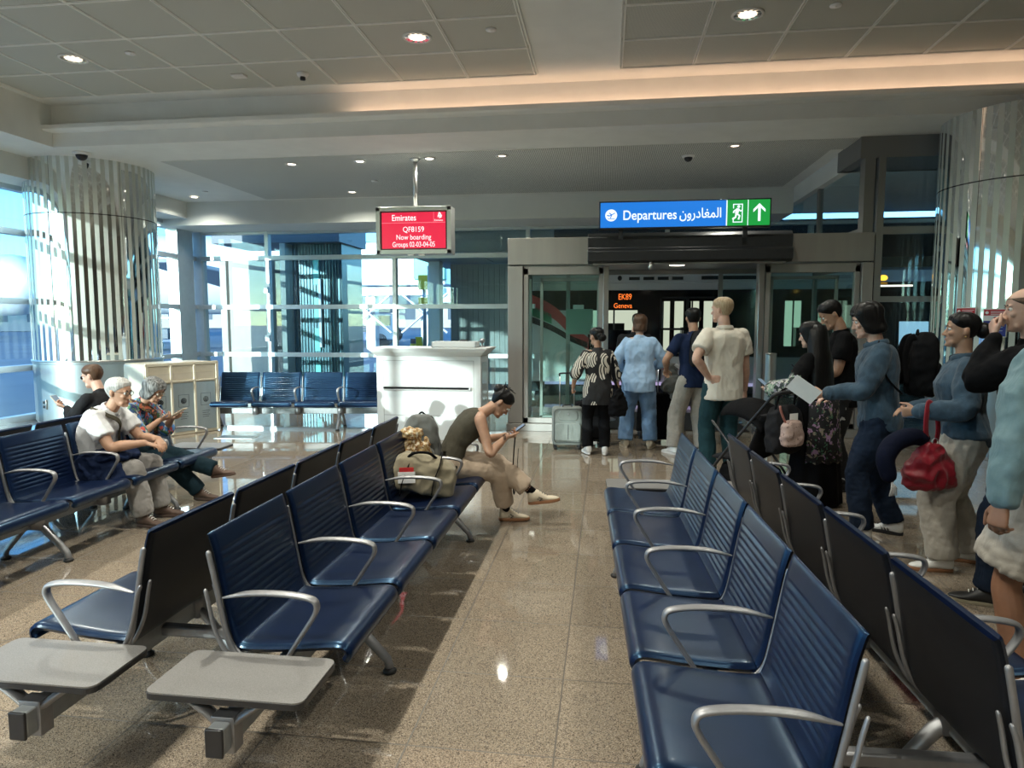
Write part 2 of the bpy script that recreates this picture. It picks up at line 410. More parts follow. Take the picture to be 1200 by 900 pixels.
# sockets on the left pillar base
ang = R(-51.4 - 55); pp = Vector((-8.84 + 1.0 * math.cos(ang), 11.04 + 1.0 * math.sin(ang), .25))
o = empty('wall_socket', pp, ang + PI / 2, 'small steel power socket low on the left pillar base', 'socket')
G().box(-.05, .05, -.012, .01, 0, .16).build('face_plate', 'steel_post', o, bevel=.003)
q = G(); q.box(-.025, .025, -.016, -.01, .02, .065); q.box(-.025, .025, -.016, -.01, .09, .135); q.build('socket_insert', 'black_plastic', o)
# ================================================================== CEILING FITTINGS
pm('reflector', (.85, .85, .83), .12, 1.0); pm('lamp_trim', (.75, .74, .70), .4)
LAMP = emat('lamp_glow', (1.0, .84, .66), 1.3)
LAMP2 = emat('lamp_bright', (1.0, .88, .72), 6.0)
def downlight(x, y, z, r, watts, mat, label, group, warm=(.98, .96, .84), spot=R(150)):
    o = empty('downlight', (x, y, z), 0, label, 'ceiling light', group)
    G().lathe([(r * .84, 0), (r, -.001), (r, -.010), (r * .90, -.016), (r * .84, -.012)], n=36, cap=False).build('trim_ring', 'lamp_trim', o, smooth=True)
    q = G(); nn = 24
    for k in range(nn):
        a0, a1 = 2 * PI * k / nn, 2 * PI * (k + 1) / nn; zz = -.003 - .004 * (k % 2)
        q.add([(r * .85 * math.cos(a0), r * .85 * math.sin(a0), -.011), (r * .85 * math.cos(a1), r * .85 * math.sin(a1), -.011), (r * .55 * math.cos(a1), r * .55 * math.sin(a1), zz), (r * .55 * math.cos(a0), r * .55 * math.sin(a0), zz)], [(0, 1, 2, 3)])
    q.build('reflector', 'reflector', o)
    G().cyl((0, 0, -.001), (0, 0, -.006), r * .60, n=24).build('lamp', mat, o)
    if watts:
        l = bpy.data.lights.new('lamp_light', 'SPOT'); l.energy = watts * 12; l.color = warm; l.spot_size = spot; l.spot_blend = .8; l.shadow_soft_size = r * .5
        lo = bpy.data.objects.new('lamp_light', l); COL.objects.link(lo); lo.parent = o; lo.location = (0, 0, -.03)
    return o
# holes for the recessed cans are covered by the fittings' own dark throat (the can stands proud of the void above)
for i, (x, y, lab) in enumerate([(-6.47, 7.9, 'large round recessed downlight in the tiled ceiling at the far left'), (-2.15, 7.85, 'large round glowing downlight in the tiled ceiling above the screen'), (1.42, 7.75, 'large round downlight in the right tiled field above the departures sign')]):
    downlight(x, y, ZU - .018, .165, COFFER_W * (.5 if x > 0 else 1), LAMP, lab, 'large downlights in the coffer')
for x in (-6.4, -2.2, 2.3):
    for y in (4.2, .6, -3.0, -7.5):
        downlight(x, y, ZU - .018, .165, COFFER_W * (.55 if x > 0 else 1.5), LAMP, 'large round downlight in the tiled ceiling over the seats', 'downlights above the seats')
for i, (x, y, lm, lab) in enumerate([(-5.21, 11.1, LAMP2, 'small lit downlight in the lower ceiling nearest the left pillar'), (-4.01, 11.05, LAMP2, 'small lit downlight second from the left pillar, left of the screen pole'), (-2.84, 11.02, LAMP2, 'small lit downlight just right of the screen pole'),
        (-1.66, 11.0, LAMP, 'small dimmer downlight in the perforated ceiling between screen and sign'), (1.86, 10.85, LAMP, 'small downlight in the perforated ceiling above the departures sign'),
        (-8.6, 13.7, LAMP2, 'small downlight far left just beyond the round pillar'), (-5.11, 13.6, LAMP2, 'small downlight near the far windows, left of the screen')]):
    downlight(x, y, ZS - .008, .105, SPOT_W, lm, lab, 'small downlights in the lower ceiling')
def disc(x, y, z, lab):
    o = empty('ceiling_sensor', (x, y, z), 0, lab, 'sensor', 'flat round ceiling sensors')
    G().lathe([(.055, 0), (.06, -.008), (.056, -.016), (.0, -.018)], n=24).build('cover', 'white_paint', o, smooth=True)
    G().lathe([(.012, -.017), (.01, -.022), (0, -.023)], n=10).build('nub', 'lamp_trim', o, smooth=True)
disc(-5.66, 7.83, ZU - .018, 'flat white disc in the tiled ceiling beside the far left downlight')
disc(-1.29, 7.75, ZU - .018, 'flat white disc in the tiled ceiling at the left field edge')
disc(2.26, 7.65, ZU - .018, 'flat white disc in the right tiled ceiling field')
disc(-8.05, 13.2, ZS, 'small disc in the lower ceiling right of the left pillar')
disc(-4.3, 12.6, ZS - .008, 'small disc in the perforated ceiling left of the screen pole')
def smoke(x, y, z, lab):
    o = empty('smoke_detector', (x, y, z), 0, lab, 'smoke detector')
    G().lathe([(.075, 0), (.075, -.02), (.06, -.045), (.05, -.05)], n=24).build('base_ring', 'white_paint', o, smooth=True)
    G().lathe([(.035, -.05), (.035, -.085), (.03, -.09), (0, -.092)], n=18).build('sensing_head', 'dark_steel', o, smooth=True)
smoke(-3.92, 8.75, ZU - .018, 'white smoke detector with a dark tip on the tiled ceiling')
o = empty('ceiling_plate', (-4.77, 8.7, ZU - .018), 0, 'small white rectangular plate on the tiled ceiling beside the smoke detector', 'ceiling plate')
G().box(-.09, .09, -.06, .06, -.03, 0).build('housing', 'white_paint', o, bevel=.01); G().box(-.06, .06, -.035, .035, -.036, -.03).build('lens', 'lamp_trim', o, bevel=.004)
def dome(x, y, z, lab, s=1.0):
    o = empty('dome_camera', (x, y, z), 0, lab, 'camera')
    G().lathe([(.10 * s, 0), (.10 * s, -.02 * s), (.085 * s, -.03 * s)], n=28).build('housing', 'white_paint', o, smooth=True)
    G().lathe([(.065 * s, -.03 * s)] + [(.065 * s * math.cos(R(a)), -.03 * s - .065 * s * math.sin(R(a))) for a in range(0, 90, 15)] + [(0, -.095 * s)], n=24).build('dome', 'black_plastic', o, smooth=True)
dome(-8.1, 9.95, ZS, 'dome security camera on the soffit in front of the left pillar', 1.3)
dome(1.25, 11.4, ZS - .008, 'dark dome security camera on the perforated ceiling above the departures sign')
# ================================================================== HANGING SCREEN
emat('screen_red', (.62, .012, .05), .85); emat('screen_white', (1, .86, .88), .8); pm('screen_frame', (.55, .56, .54), .4, .6); emat('screen_line', (.85, .22, .26), .9)
sc = empty('flight_screen', (-3.08, 10.9, 0), 0, 'red gate information screen in a silver frame hung from the ceiling', 'screen')
sx0, sx1, sz0, sz1 = -.62, .62, 2.77, 3.52
G().box(sx0, sx1, 0, .26, sz0, sz1).build('cabinet', 'screen_frame', sc, bevel=.012)
q = G()
for a in ((sx0, sx1, sz1 - .07, sz1), (sx0, sx1, sz0, sz0 + .07), (sx0, sx0 + .07, sz0, sz1), (sx1 - .07, sx1, sz0, sz1)): q.box(a[0], a[1], -.03, 0, a[2], a[3])
q.build('bezel', 'screen_frame', sc, bevel=.006)
G().box(sx0 + .07, sx1 - .07, -.006, -.001, sz0 + .07, sz1 - .07).build('inner_rim', 'black_plastic', sc)
G().box(sx0 + .095, sx1 - .095, -.012, -.006, sz0 + .09, sz1 - .09).build('display', 'screen_red', sc)
q = G(); q.box(sx0 + .095, sx1 - .095, -.0145, -.012, 3.262, 3.268); q.box(.33, .335, -.0145, -.012, 3.265, sz1 - .09); q.build('divider_line', 'screen_line', sc)
text('Emirates', .135, (-.36, -.016, 3.30), 'screen_white', sc, sx=.86, bold=.001)
text('QF8159', .12, (0, -.016, 3.12), 'screen_white', sc, align='CENTER', sx=.9)
text('Now boarding', .115, (0, -.016, 3.00), 'screen_white', sc, align='CENTER', sx=.86)
text('Groups 02-03-04-05', .115, (0, -.016, 2.885), 'screen_white', sc, align='CENTER', sx=.74)
text('Emirates', .042, (.345, -.016, 3.285), 'screen_white', sc, sx=.95)
q = G()
for pts in ([(.40, 3.345), (.43, 3.40), (.46, 3.35), (.42, 3.335)], [(.43, 3.33), (.45, 3.385), (.425, 3.42), (.415, 3.37), (.46, 3.34)], [(.40, 3.37), (.47, 3.375)]):
    q.tube([Vector((v.x, -.015, v.y)) for v in cat_path([(x, z, 0) for x, z in pts], 5)], .006, n=6)
q.build('emblem', 'screen_white', sc)
G().cyl((0, .13, sz1), (0, .13, ZS), .035, n=20).build('hanging_pole', 'steel_post', sc, smooth=True)
G().lathe([(.035, ZS - .06), (.08, ZS - .02), (.085, ZS - .008)], c=(0, .13, 0), n=24).build('ceiling_flange', 'steel_post', sc, smooth=True)
q = G(); q.box(-.1, .0, -.02, .06, sz0 - .025, sz0); q.box(.08, .18, -.02, .06, sz0 - .025, sz0); q.build('sensor_bar', 'lamp_trim', sc)
# ================================================================== DEPARTURES SIGN
emat('sign_blue_lit', (.012, .17, .62), .75); emat('sign_green_lit', (.012, .30, .05), .7); emat('sign_white_lit', (.80, .92, 1.0), .75)
dg = empty('departures_sign', (1.05, 9.98, 2.99), 0, 'long backlit blue and green departures sign above the gate doorway', 'sign')
G().box(-1.17, 1.17, 0, .14, 0, .385).build('cabinet', 'black_plastic', dg, bevel=.006)
G().box(-1.15, .57, -.008, 0, .02, .365).build('blue_panel', 'sign_blue_lit', dg)
G().box(.585, .855, -.008, 0, .02, .365).build('green_panel', 'sign_green_lit', dg)
G().box(.865, 1.15, -.008, 0, .02, .365).build('green_panel', 'sign_green_lit', dg)
G().box(.57, .585, -.009, 0, .02, .365).build('divider_line', 'sign_white_lit', dg); G().box(.855, .865, -.009, 0, .02, .365).build('divider_line', 'sign_white_lit', dg)
text('Departures', .185, (-.84, -.0095, .125), 'sign_white_lit', dg, sx=.87, bold=.002)
text('\uFEE5\uFEED\uFEAD\uFEA9\uFE8E\uFED0\uFEE4\uFEDF\uFE8D', .185, (-.06, -.0095, .135), 'sign_white_lit', dg, sx=.80, bold=.002, name='arabic_lettering')
G().cyl((-1.0, -.008, .19), (-1.0, -.0105, .19), .083, n=32).build('plane_roundel', 'sign_white_lit', dg)
q = G()
def flatpoly(q, pts, y0, y1): q.loft([[Vector((x, y0, z)) for x, z in pts], [Vector((x, y1, z)) for x, z in pts]])
flatpoly(q, [(-1.062, .190), (-1.045, .200), (-1.03, .188), (-.955, .222), (-.942, .232), (-.95, .213), (-1.02, .176), (-1.045, .178)], -.0105, -.012)
flatpoly(q, [(-1.035, .222), (-1.022, .226), (-.985, .200), (-1.003, .195)], -.0105, -.012); flatpoly(q, [(-1.0, .19), (-.985, .196), (-1.005, .150), (-1.018, .150)], -.0105, -.012)
q.box(-1.05, -.95, -.012, -.0105, .138, .146)
q.build('plane_symbol', 'sign_blue_lit', dg)
# running figure with door
q = G()
for a in ((.66, .79, .30, .312), (.778, .79, .07, .312), (.66, .79, .06, .072), (.66, .672, .25, .312), (.66, .672, .06, .13)): q.box(a[0], a[1], -.0105, -.008, a[2], a[3])
q.build('door_symbol', 'sign_white_lit', dg)
q = G(); q.cyl((.735, -.008, .275), (.735, -.012, .275), .02, n=14)
for pts, wd in (([(.725, .25), (.708, .18)], .022), ([(.705, .235), (.675, .215), (.665, .19)], .010), ([(.73, .24), (.76, .215), (.785, .225)], .010), ([(.712, .18), (.75, .15), (.735, .10)], .012), ([(.705, .18), (.695, .13), (.655, .105)], .012)):
    q.tube([Vector((x, -.010, z)) for x, z in pts], wd, n=8, flat=(.25, 1), up=(1, 0, .01))
q.build('running_figure', 'sign_white_lit', dg)
q = G(); flatpoly(q, [(1.01, .315), (1.09, .235), (1.09, .195), (1.027, .255), (1.027, .075), (.993, .075), (.993, .255), (.93, .195), (.93, .235)], -.0105, -.008)
q.build('arrow_symbol', 'sign_white_lit', dg)
for x in (-.86, .84): G().box(x - .03, x + .03, .05, .09, -.13, 0).build('mounting_leg', 'dark_steel', dg)
# ================================================================== DOOR PORTAL (vestibule)
PY = 10.5
po = empty('gate_vestibule', (0, PY, 0), 0, 'grey metal framed glass gate vestibule with automatic doors', 'doorway')
q = G(); q.box(-1.5, -1.27, 0, .3, .12, 2.53); q.box(3.61, 3.76, 0, .3, .12, 2.53)
q.box(-1.5, 3.76, 0, .3, 2.55, 2.95)
q.build('portal_casing', 'portal_metal', po, bevel=.006)
for x0, x1 in ((-1.52, -.02), (2.3, 3.78)): G().box(x0, x1, -.02, .3, 0, .115).build('plinth', 'portal_metal', po, bevel=.004)
for xa, xb in ((-1.26, -.05), (2.30, 3.60)):
    q = G()
    for x0, x1 in ((xa, xa + .07), (xb - .07, xb)): q.box(x0, x1, .05, .14, .12, 2.5)
    q.box(xa, xb, .05, .14, 2.40, 2.53); q.box(xa, xb, .05, .14, .12, .20)
    q.build('side_light_frame', 'portal_metal', po, bevel=.004)
G().box(-1.19, -.12, .09, .10, .2, 2.4).build('glass_pane', 'door_glass', po); G().box(2.36, 3.54, .09, .10, .2, 2.4).build('glass_pane', 'door_glass', po)
# bright edge frames of the slid-open door leaves behind the side lights
for x0, x1 in ((-1.02, -.10), (2.40, 3.36)):
    q = G(); y0 = .20
    q.box(x0, x0 + .045, y0, y0 + .05, .13, 2.36); q.box(x1 - .045, x1, y0, y0 + .05, .13, 2.36); q.box(x0, x1, y0, y0 + .05, 2.31, 2.36); q.box(x0, x1, y0, y0 + .05, .13, .22)
    lf = q.build('sliding_leaf', 'portal_metal', po, bevel=.004)
    G().box(x0 + .045, x1 - .045, y0 + .02, y0 + .03, .22, 2.31).build('leaf_glass', 'door_glass', lf)
for x in (-.01, 2.24): G().box(x - .04, x + .04, .02, .22, 0, 2.55).build('door_post', 'steel_post', po, bevel=.006)
# air curtain
q = G(); prof = [(.0, 2.53), (-.34, 2.53), (-.40, 2.56), (-.41, 2.70), (-.36, 2.74), (-.37, 2.90), (-.30, 2.96), (.0, 2.97)]
q.loft([[Vector((x, y, z)) for y, z in prof] for x in (-.28, 2.56)])
ac = q.build('air_curtain', 'dark_steel', po, bevel=.012)
G().box(-.2, 2.48, -.33, -.08, 2.515, 2.53).build('outlet_grille', 'portal_metal', ac)
q = G(); q.ell((.62, -.36, 2.475), (.04, .04, .05), n=14); q.cyl((.62, -.36, 2.49), (.62, -.36, 2.54), .02); q.build('door_sensor', 'steel_post', po, smooth=True)
q = G(); q.ell((.2, .42, 2.36), (.035, .035, .04), n=14); q.build('door_sensor', 'dark_steel', po, smooth=True)
# vestibule depth: side glass, second frame, ceiling
q = G(); q.box(-1.46, -1.40, .3, 2.6, 0, .1); q.box(-1.46, -1.40, .3, 2.6, 2.48, 2.63); q.box(-1.46, -1.40, 2.5, 2.6, 0, 2.55); q.box(3.66, 3.72, .3, 2.6, 0, .1); q.box(3.66, 3.72, .3, 2.6, 2.48, 2.63); q.box(3.66, 3.72, 2.5, 2.6, 0, 2.55)
q.box(-1.46, 3.72, 2.5, 2.6, 2.55, 2.63)
for x in (-.15, 2.02, 2.75, -.75): q.box(x, x + .07, 2.5, 2.6, 0, 2.55)
q.build('inner_frame', 'portal_metal', po, bevel=.004)
G().box(-1.44, -1.43, .3, 2.5, .1, 2.48).build('glass_pane', 'door_glass', po); G().box(3.68, 3.69, .3, 2.5, .1, 2.48).build('glass_pane', 'door_glass', po)
G().box(-1.40, -.15, 2.54, 2.55, .05, 2.55).build('glass_pane', 'door_glass', po); G().box(2.09, 3.66, 2.54, 2.55, .05, 2.55).build('glass_pane', 'door_glass', po)
G().box(-1.46, 3.72, .3, 2.6, 2.63, 2.70).build('vestibule_ceiling', 'portal_metal', po)
o2 = G().cyl((1.15, 1.3, 2.615), (1.15, 1.3, 2.629), .12, n=24).build('ceiling_lamp', LAMP2, po)
G().box(-.1, 2.2, .35, 2.4, .0, .012).build('entrance_mat', 'black_rubber', po)
q = G(); q.box(-.62, -.42, 2.50, 2.51, 1.92, 2.0); q.build('sticker', 'paper', po); 
pm('green_notice', (.30, .45, .36), .6); G().box(-.75, -.25, 2.49, 2.50, 1.45, 1.92).build('notice_sheet', 'green_notice', po)
# wall to the right of the vestibule: dark glazing between mullions, beyond the diagonal bulkhead
pm('frame_dark', (.26, .26, .25), .45, .5)
q = G()
for x in (3.78,): q.box(x, x + .09, PY + .02, PY + .16, 0, 4.0)
q.box(3.80, 5.0, PY + .03, PY + .15, 2.93, 3.03); q.box(3.80, 5.0, PY + .03, PY + .15, 1.97, 2.05); q.box(3.80, 5.0, PY + .03, PY + .15, .9, .98); q.box(3.8, 5.0, PY + .03, PY + .15, 0, .1)
q.box(6.2, XR, PY, PY + .2, 0, 4.3)
struct(q.build('window_3', 'frame_dark')); struct(G().box(3.87, 5.2, PY + .08, PY + .09, .1, 4.0).build('window_3', 'window_glass'))
q = G(); q.box(3.62, 3.76, PY + .1, PY + .3, 2.95, 4.0); q.box(3.66, 3.74, PY + .3, YF, 2.95, 3.05); q.box(3.66, 3.74, 12.9, 13.0, 2.95, 4.0)
q.box(3.55, XR, PY + .1, 11.6, 4.0, ZS)
struct(q.build('trim_5', 'frame_dark'))
struct(G().box(3.69, 3.70, PY + .3, YF, 3.05, 3.98).build('window_4', 'window_glass'))
# steel barrier with red belt inside the vestibule
bz = PY + 1.3
emn = pm('belt_red', (.70, .015, .02), .6)
def stanchion(x, y, lab, h=.98, r=.035):
    o = empty('barrier_post', (x, y, .012 if y > PY + .35 and x < 2.2 else 0), 0, lab, 'barrier post', 'belt barrier posts')
    G().lathe([(0, 0), (.16, 0), (.16, .012), (.12, .03), (.0, .035)], n=32).build('base', 'steel_post', o, smooth=True)
    G().cyl((0, 0, .03), (0, 0, h - .08), r, n=20).build('post', 'steel_post', o, smooth=True)
    G().cyl((0, 0, h - .08), (0, 0, h), r * 1.25, n=20).build('belt_head', 'dark_steel', o, smooth=True, bevel=.006)
    return o
stanchion(.02, bz, 'belt barrier post at the left end of the red belt'); stanchion(2.12, bz, 'belt barrier post at the right end of the red belt')
q = G(); q.box(.06, 2.08, bz - .002, bz + .002, .89, .95); tag(q.build('barrier_belt', 'belt_red'), 'bright red belt stretched across inside the gate doorway', 'barrier belt')
o = empty('steel_bollard', (2.33, 10.2, 0), 0, 'short thick polished steel bollard right of the gate opening', 'bollard')
G().lathe([(.0, .0), (.10, 0), (.10, .02), (.075, .025), (.075, 1.22), (.0, 1.225)], n=28).build('tube', 'steel_post', o, smooth=True).data.set_sharp_from_angle(angle=R(35)); G().lathe([(.0, 1.225), (.078, 1.225), (.078, 1.24), (0, 1.25)], n=28).build('cap', 'steel_post', o, smooth=True)
# ================================================================== OUTSIDE THE GLASS
pm('apron', (.13, .165, .20), .75, noise_amt=.15, noise_scale=.25)
pm('concrete', (.42, .40, .35), .8, noise_amt=.08, noise_scale=3, bump=.2, bump_scale=30)
pm('canopy_paint', (.33, .34, .33), .7, noise_amt=.04); pm('shade_block_dark', (.02, .022, .026), .5, noise_amt=.2)
pm('teal_panel', (.03, .26, .25), .35, .1); pm('teal_dark', (.03, .085, .10), .3, .2, noise_amt=.1); pm('teal_light', (.12, .55, .48), .35)
pm('plane_white', (.70, .74, .78), .25, noise_amt=.03, noise_scale=.3, coat=.3); pm('plane_grey', (.38, .41, .45), .35, .3); pm('yellow_paint', (.85, .58, .03), .5); pm('truck_blue', (.05, .11, .22), .5); pm('hi_vis', (.45, .75, .05), .7); pm('red_box', (.5, .04, .04), .6)
pm('far_building', (.50, .47, .42), .8, noise_amt=.08, noise_scale=.1); pm('far_dark', (.10, .13, .16), .5)
struct(G().box(-400, 300, YF + .25, 500, -.3, -.06).build('ground', 'apron'))
struct(G().box(-400, XL - .25, -200, YF + .25, -.3, -.06).build('ground', 'apron'))
# pale concrete service strip and sand beyond the apron are part of one ground
# concrete pylon outside the far glass
q = G(); q.box(-9.80, -8.66, 17.0, 18.1, -.1, 3.35); q.box(-10.08, -9.9, 17.05, 17.8, -.1, 3.32); q.box(-9.9, -9.80, 17.35, 17.6, -.1, 3.2)
tag(q.build('concrete_pylon', 'concrete', bevel=.01), 'pale sunlit concrete pylon outside the far windows', 'pylon')
o = empty('glazed_tower', (-7.7, 17.6, 0), 0, 'dark teal ribbed tower with lighter glass strips outside the far windows', 'tower')
q = G(); q.box(-.70, -.56, -.55, 0, -.1, 3.7); q.build('concrete_edge', 'concrete', o)
q = G(); q.box(-.55, .80, -.1, 1.4, -.1, 4.4)
for k in range(16): q.box(-.54 + k * .084, -.51 + k * .084, -.13, -.1, -.1, 4.4)
q.build('ribbed_cladding', 'teal_dark', o)
for k, (z0, z1) in enumerate(((.1, .55), (.9, 1.5), (1.75, 2.3), (2.65, 3.35))): G().box(.03, .18, -.16, -.1, z0, z1).build('glass_strip', 'teal_light', o)
G().box(.18, .24, -.20, -.1, 1.0, 2.8).build('light_strip', 'white_paint', o)
q = G(); q.box(-2.6, .9, -.5, 1.5, 3.72, 4.5); q.build('upper_cladding', 'far_dark', o)
# office-like wing beyond the desk: soffit and pale ribbed wall
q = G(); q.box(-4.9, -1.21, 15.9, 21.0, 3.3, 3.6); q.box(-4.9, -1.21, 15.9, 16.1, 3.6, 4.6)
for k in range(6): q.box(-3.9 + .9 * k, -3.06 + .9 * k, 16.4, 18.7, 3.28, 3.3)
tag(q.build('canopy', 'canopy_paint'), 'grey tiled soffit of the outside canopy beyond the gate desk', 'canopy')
q = G(); q.box(-4.33, -1.3, 19.0, 19.2, -.1, 3.27)
for k in range(20): q.box(-4.3 + k * .15, -4.29 + k * .15, 18.985, 19, -.1, 3.3)
tag(q.build('ribbed_screen', 'concrete'), 'pale ribbed wall outside behind the gate desk with a sun patch', 'screen wall')
q = G(); q.box(-4.75, -4.45, 18.2, 18.6, -.1, 3.29); q.box(-5.15, -4.95, 19.6, 19.8, -.1, 3.29); tag(q.build('canopy_support', 'white_paint', bevel=.01), 'white square posts outside left of the ribbed wall', 'post')
# added canopy and walls that keep the space behind the vestibule dark
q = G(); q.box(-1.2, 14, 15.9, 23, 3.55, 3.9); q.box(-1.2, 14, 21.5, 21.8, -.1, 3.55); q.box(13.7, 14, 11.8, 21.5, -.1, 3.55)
tag(q.build('bus_bay_shade_block', 'shade_block_dark'), 'added dark roof and walls shading the bus bay beyond the gate doors', 'shelter')
# ---- apron bus seen through the gate
pm('bus_white', (.62, .56, .55), .35, coat=.4); pm('bus_black', (.006, .006, .008), .08, spec=.7); pm('bus_red', (.55, .03, .03), .35); pm('bus_green', (.02, .22, .10), .35)
emat('led_orange', (1.0, .20, .03), .9); emat('bus_interior', (.72, .80, .62), .5); emat('bus_sill', (.55, .45, .75), .5)
bs = empty('apron_bus', (0, 15.95, -.06), 0, 'white airport bus with black windows and orange route display behind the gate', 'bus')
bx0, bx1 = -2.15, 8.6
q = G(); q.box(bx0, bx1, 0, 2.6, .35, .98); q.box(bx0, bx1, .02, 2.6, 2.45, 2.62)
q.loft([[Vector((x, y, z)) for y, z in ((.02, 2.62), (.12, 2.86), (.5, 2.95), (2.1, 2.95), (2.6, 2.6))] for x in (bx0, bx1)])
q.build('body', 'bus_white', bs, bevel=.02)
q = G(); q.box(bx0, bx1, .3, 2.5, .1, .4); q.build('underbody', 'dark_steel', bs)
q = G(); q.box(.95, 3.6, .10, .5, 2.64, 2.84); ap = q.build('roof_unit', 'bus_white', bs, bevel=.04)
q = G()
for k in range(4): q.box(.5 + .32 * k, .74 + .32 * k, .015, .03, 2.68, 2.75)
q.box(2.1, 3.4, .015, .03, 2.68, 2.76); q.build('roof_vents', 'dark_steel', bs)
# window band as panes with gaps for lit interior
q = G()
def pane_ring(q, x0, x1, z0, z1, holes):
    xs = sorted(set([x0, x1] + [h for hh in holes for h in hh[:2]]))
    for a, b in zip(xs[:-1], xs[1:]):
        hh = [h for h in holes if h[0] <= a + 1e-6 and h[1] >= b - 1e-6]
        if not hh: q.box(a, b, -.012, .03, z0, z1)
        else:
            h = hh[0]; q.box(a, b, -.012, .03, z0, h[2]); q.box(a, b, -.012, .03, h[3], z1)
holes = [(-1.1, .70, 1.55, 2.0), (1.25, 1.42, 1.03, 2.2), (1.52, 1.72, 1.03, 2.2), (1.88, 2.06, 1.03, 2.2), (2.16, 2.36, 1.03, 2.2), (3.9, 4.25, 1.2, 2.2), (4.6, 4.8, 1.3, 2.1), (5.2, 5.6, 1.1, 2.2), (-2.0, -1.5, 1.4, 2.1)]
pane_ring(q, bx0, bx1, .98, 2.45, holes); q.build('window_band', 'bus_black', bs)
G().box(bx0 + .05, bx1 - .05, 2.3, 2.42, 1.0, 2.4).build('lit_interior', 'bus_interior', bs)
q = G(); q.box(bx0, bx1, .0, 2.4, .95, 1.0)
for k in range(16): q.cyl((bx0 + .5 + .61 * k, .6 + (k * 37 % 11) * .12, 1.0), (bx0 + .5 + .61 * k, .6 + (k * 37 % 11) * .12, 2.4), .02, n=8)
for k in range(11): q.box(bx0 + .4 + .9 * k, bx0 + .8 + .9 * k, 1.5, 1.9, 1.0, 1.5 + .1 * (k % 3))
q.build('rails_and_seats', 'dark_steel', bs)
q = G(); q.box(1.2, 1.24, -.03, 0, .4, 2.3); q.box(1.78, 1.83, -.03, 0, .4, 2.3); q.box(2.40, 2.44, -.03, 0, .4, 2.3); q.box(1.2, 2.44, -.03, 0, 2.26, 2.3); q.box(1.2, 2.44, -.03, 0, 1.55, 1.6); q.build('door_frame', 'dark_steel', bs)
q = G(); q.box(-1.4, 6.5, -.10, 0, .30, .36); q.build('lit_sill', 'bus_sill', bs)
# livery swoosh on the left part of the side
def band(name, mat, pts, wdt):
    q = G(); P = cat_path([(x, z, 0) for x, z in pts], 8)
    for a, b in zip(P[:-1], P[1:]):
        q.loft([[Vector((v.x, yy, v.y - wdt / 2)), Vector((v.x, yy, v.y + wdt / 2))] + [Vector((v.x, yy - .004, v.y + wdt / 2)), Vector((v.x, yy - .004, v.y - wdt / 2))] for v in (a, b) for yy in (-.02,)])
    q.build(name, mat, bs)
q = G(); q.box(-2.15, -.42, -.018, -.010, .36, 2.0); q.build('white_side_panel', 'bus_white', bs)
band('red_swoosh', 'bus_red', [(-1.9, 2.3), (-1.2, 1.95), (-.75, 1.5), (-.40, 1.22)], .30)
band('green_swoosh', 'bus_green', [(-2.1, 2.15), (-1.6, 1.95), (-1.25, 1.8)], .22); band('black_swoosh', 'bus_black', [(-1.9, 1.85), (-1.3, 1.62), (-.8, 1.35), (-.42, 1.2)], .14)
G().box(.12, .85, -.02, -.012, 2.02, 2.42).build('display_box', 'bus_black', bs)
text('EK89', .19, (.26, -.024, 2.24), 'led_orange', bs, sx=.75); text('Geneva', .16, (.16, -.024, 2.05), 'led_orange', bs, sx=.85)
for x in (-1.2, 5.2):
    G().cyl((x, .05, .38), (x, .35, .38), .42, n=28).build('wheel', 'black_rubber', bs, smooth=True, bevel=.02)
# second vehicle behind the window right of the vestibule
b2 = empty('parked_coach', (5.6, 12.6, -.06), R(-8), 'dark coach with a lit windscreen and amber roof light behind the right window', 'coach')
q = G(); prof = [(0, .3), (-.05, .9), (.05, 1.9), (.35, 2.45), (2.2, 2.5), (2.2, .3)]
q.loft([[Vector((x, y, z)) for y, z in prof] for x in (-1.1, 1.1)]); q.build('body', 'bus_black', b2, bevel=.08)
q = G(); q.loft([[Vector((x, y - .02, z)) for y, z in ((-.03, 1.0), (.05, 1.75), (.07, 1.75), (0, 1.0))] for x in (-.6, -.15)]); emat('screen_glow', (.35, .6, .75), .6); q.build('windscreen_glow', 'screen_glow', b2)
q = G(); q.box(-.9, -.35, .30, .36, 2.34, 2.39); q.build('roof_marker', LAMP, b2)
emat('amber', (1, .40, .03), 2.2); q = G(); q.ell((-.8, .4, 2.52), (.07, .07, .05)); q.build('amber_beacon', 'amber', b2, smooth=True)
for x in (-.75, .75): G().cyl((x - .12, .4, .4), (x + .12, .4, .4), .4, n=20).build('wheel', 'black_rubber', b2, smooth=True)
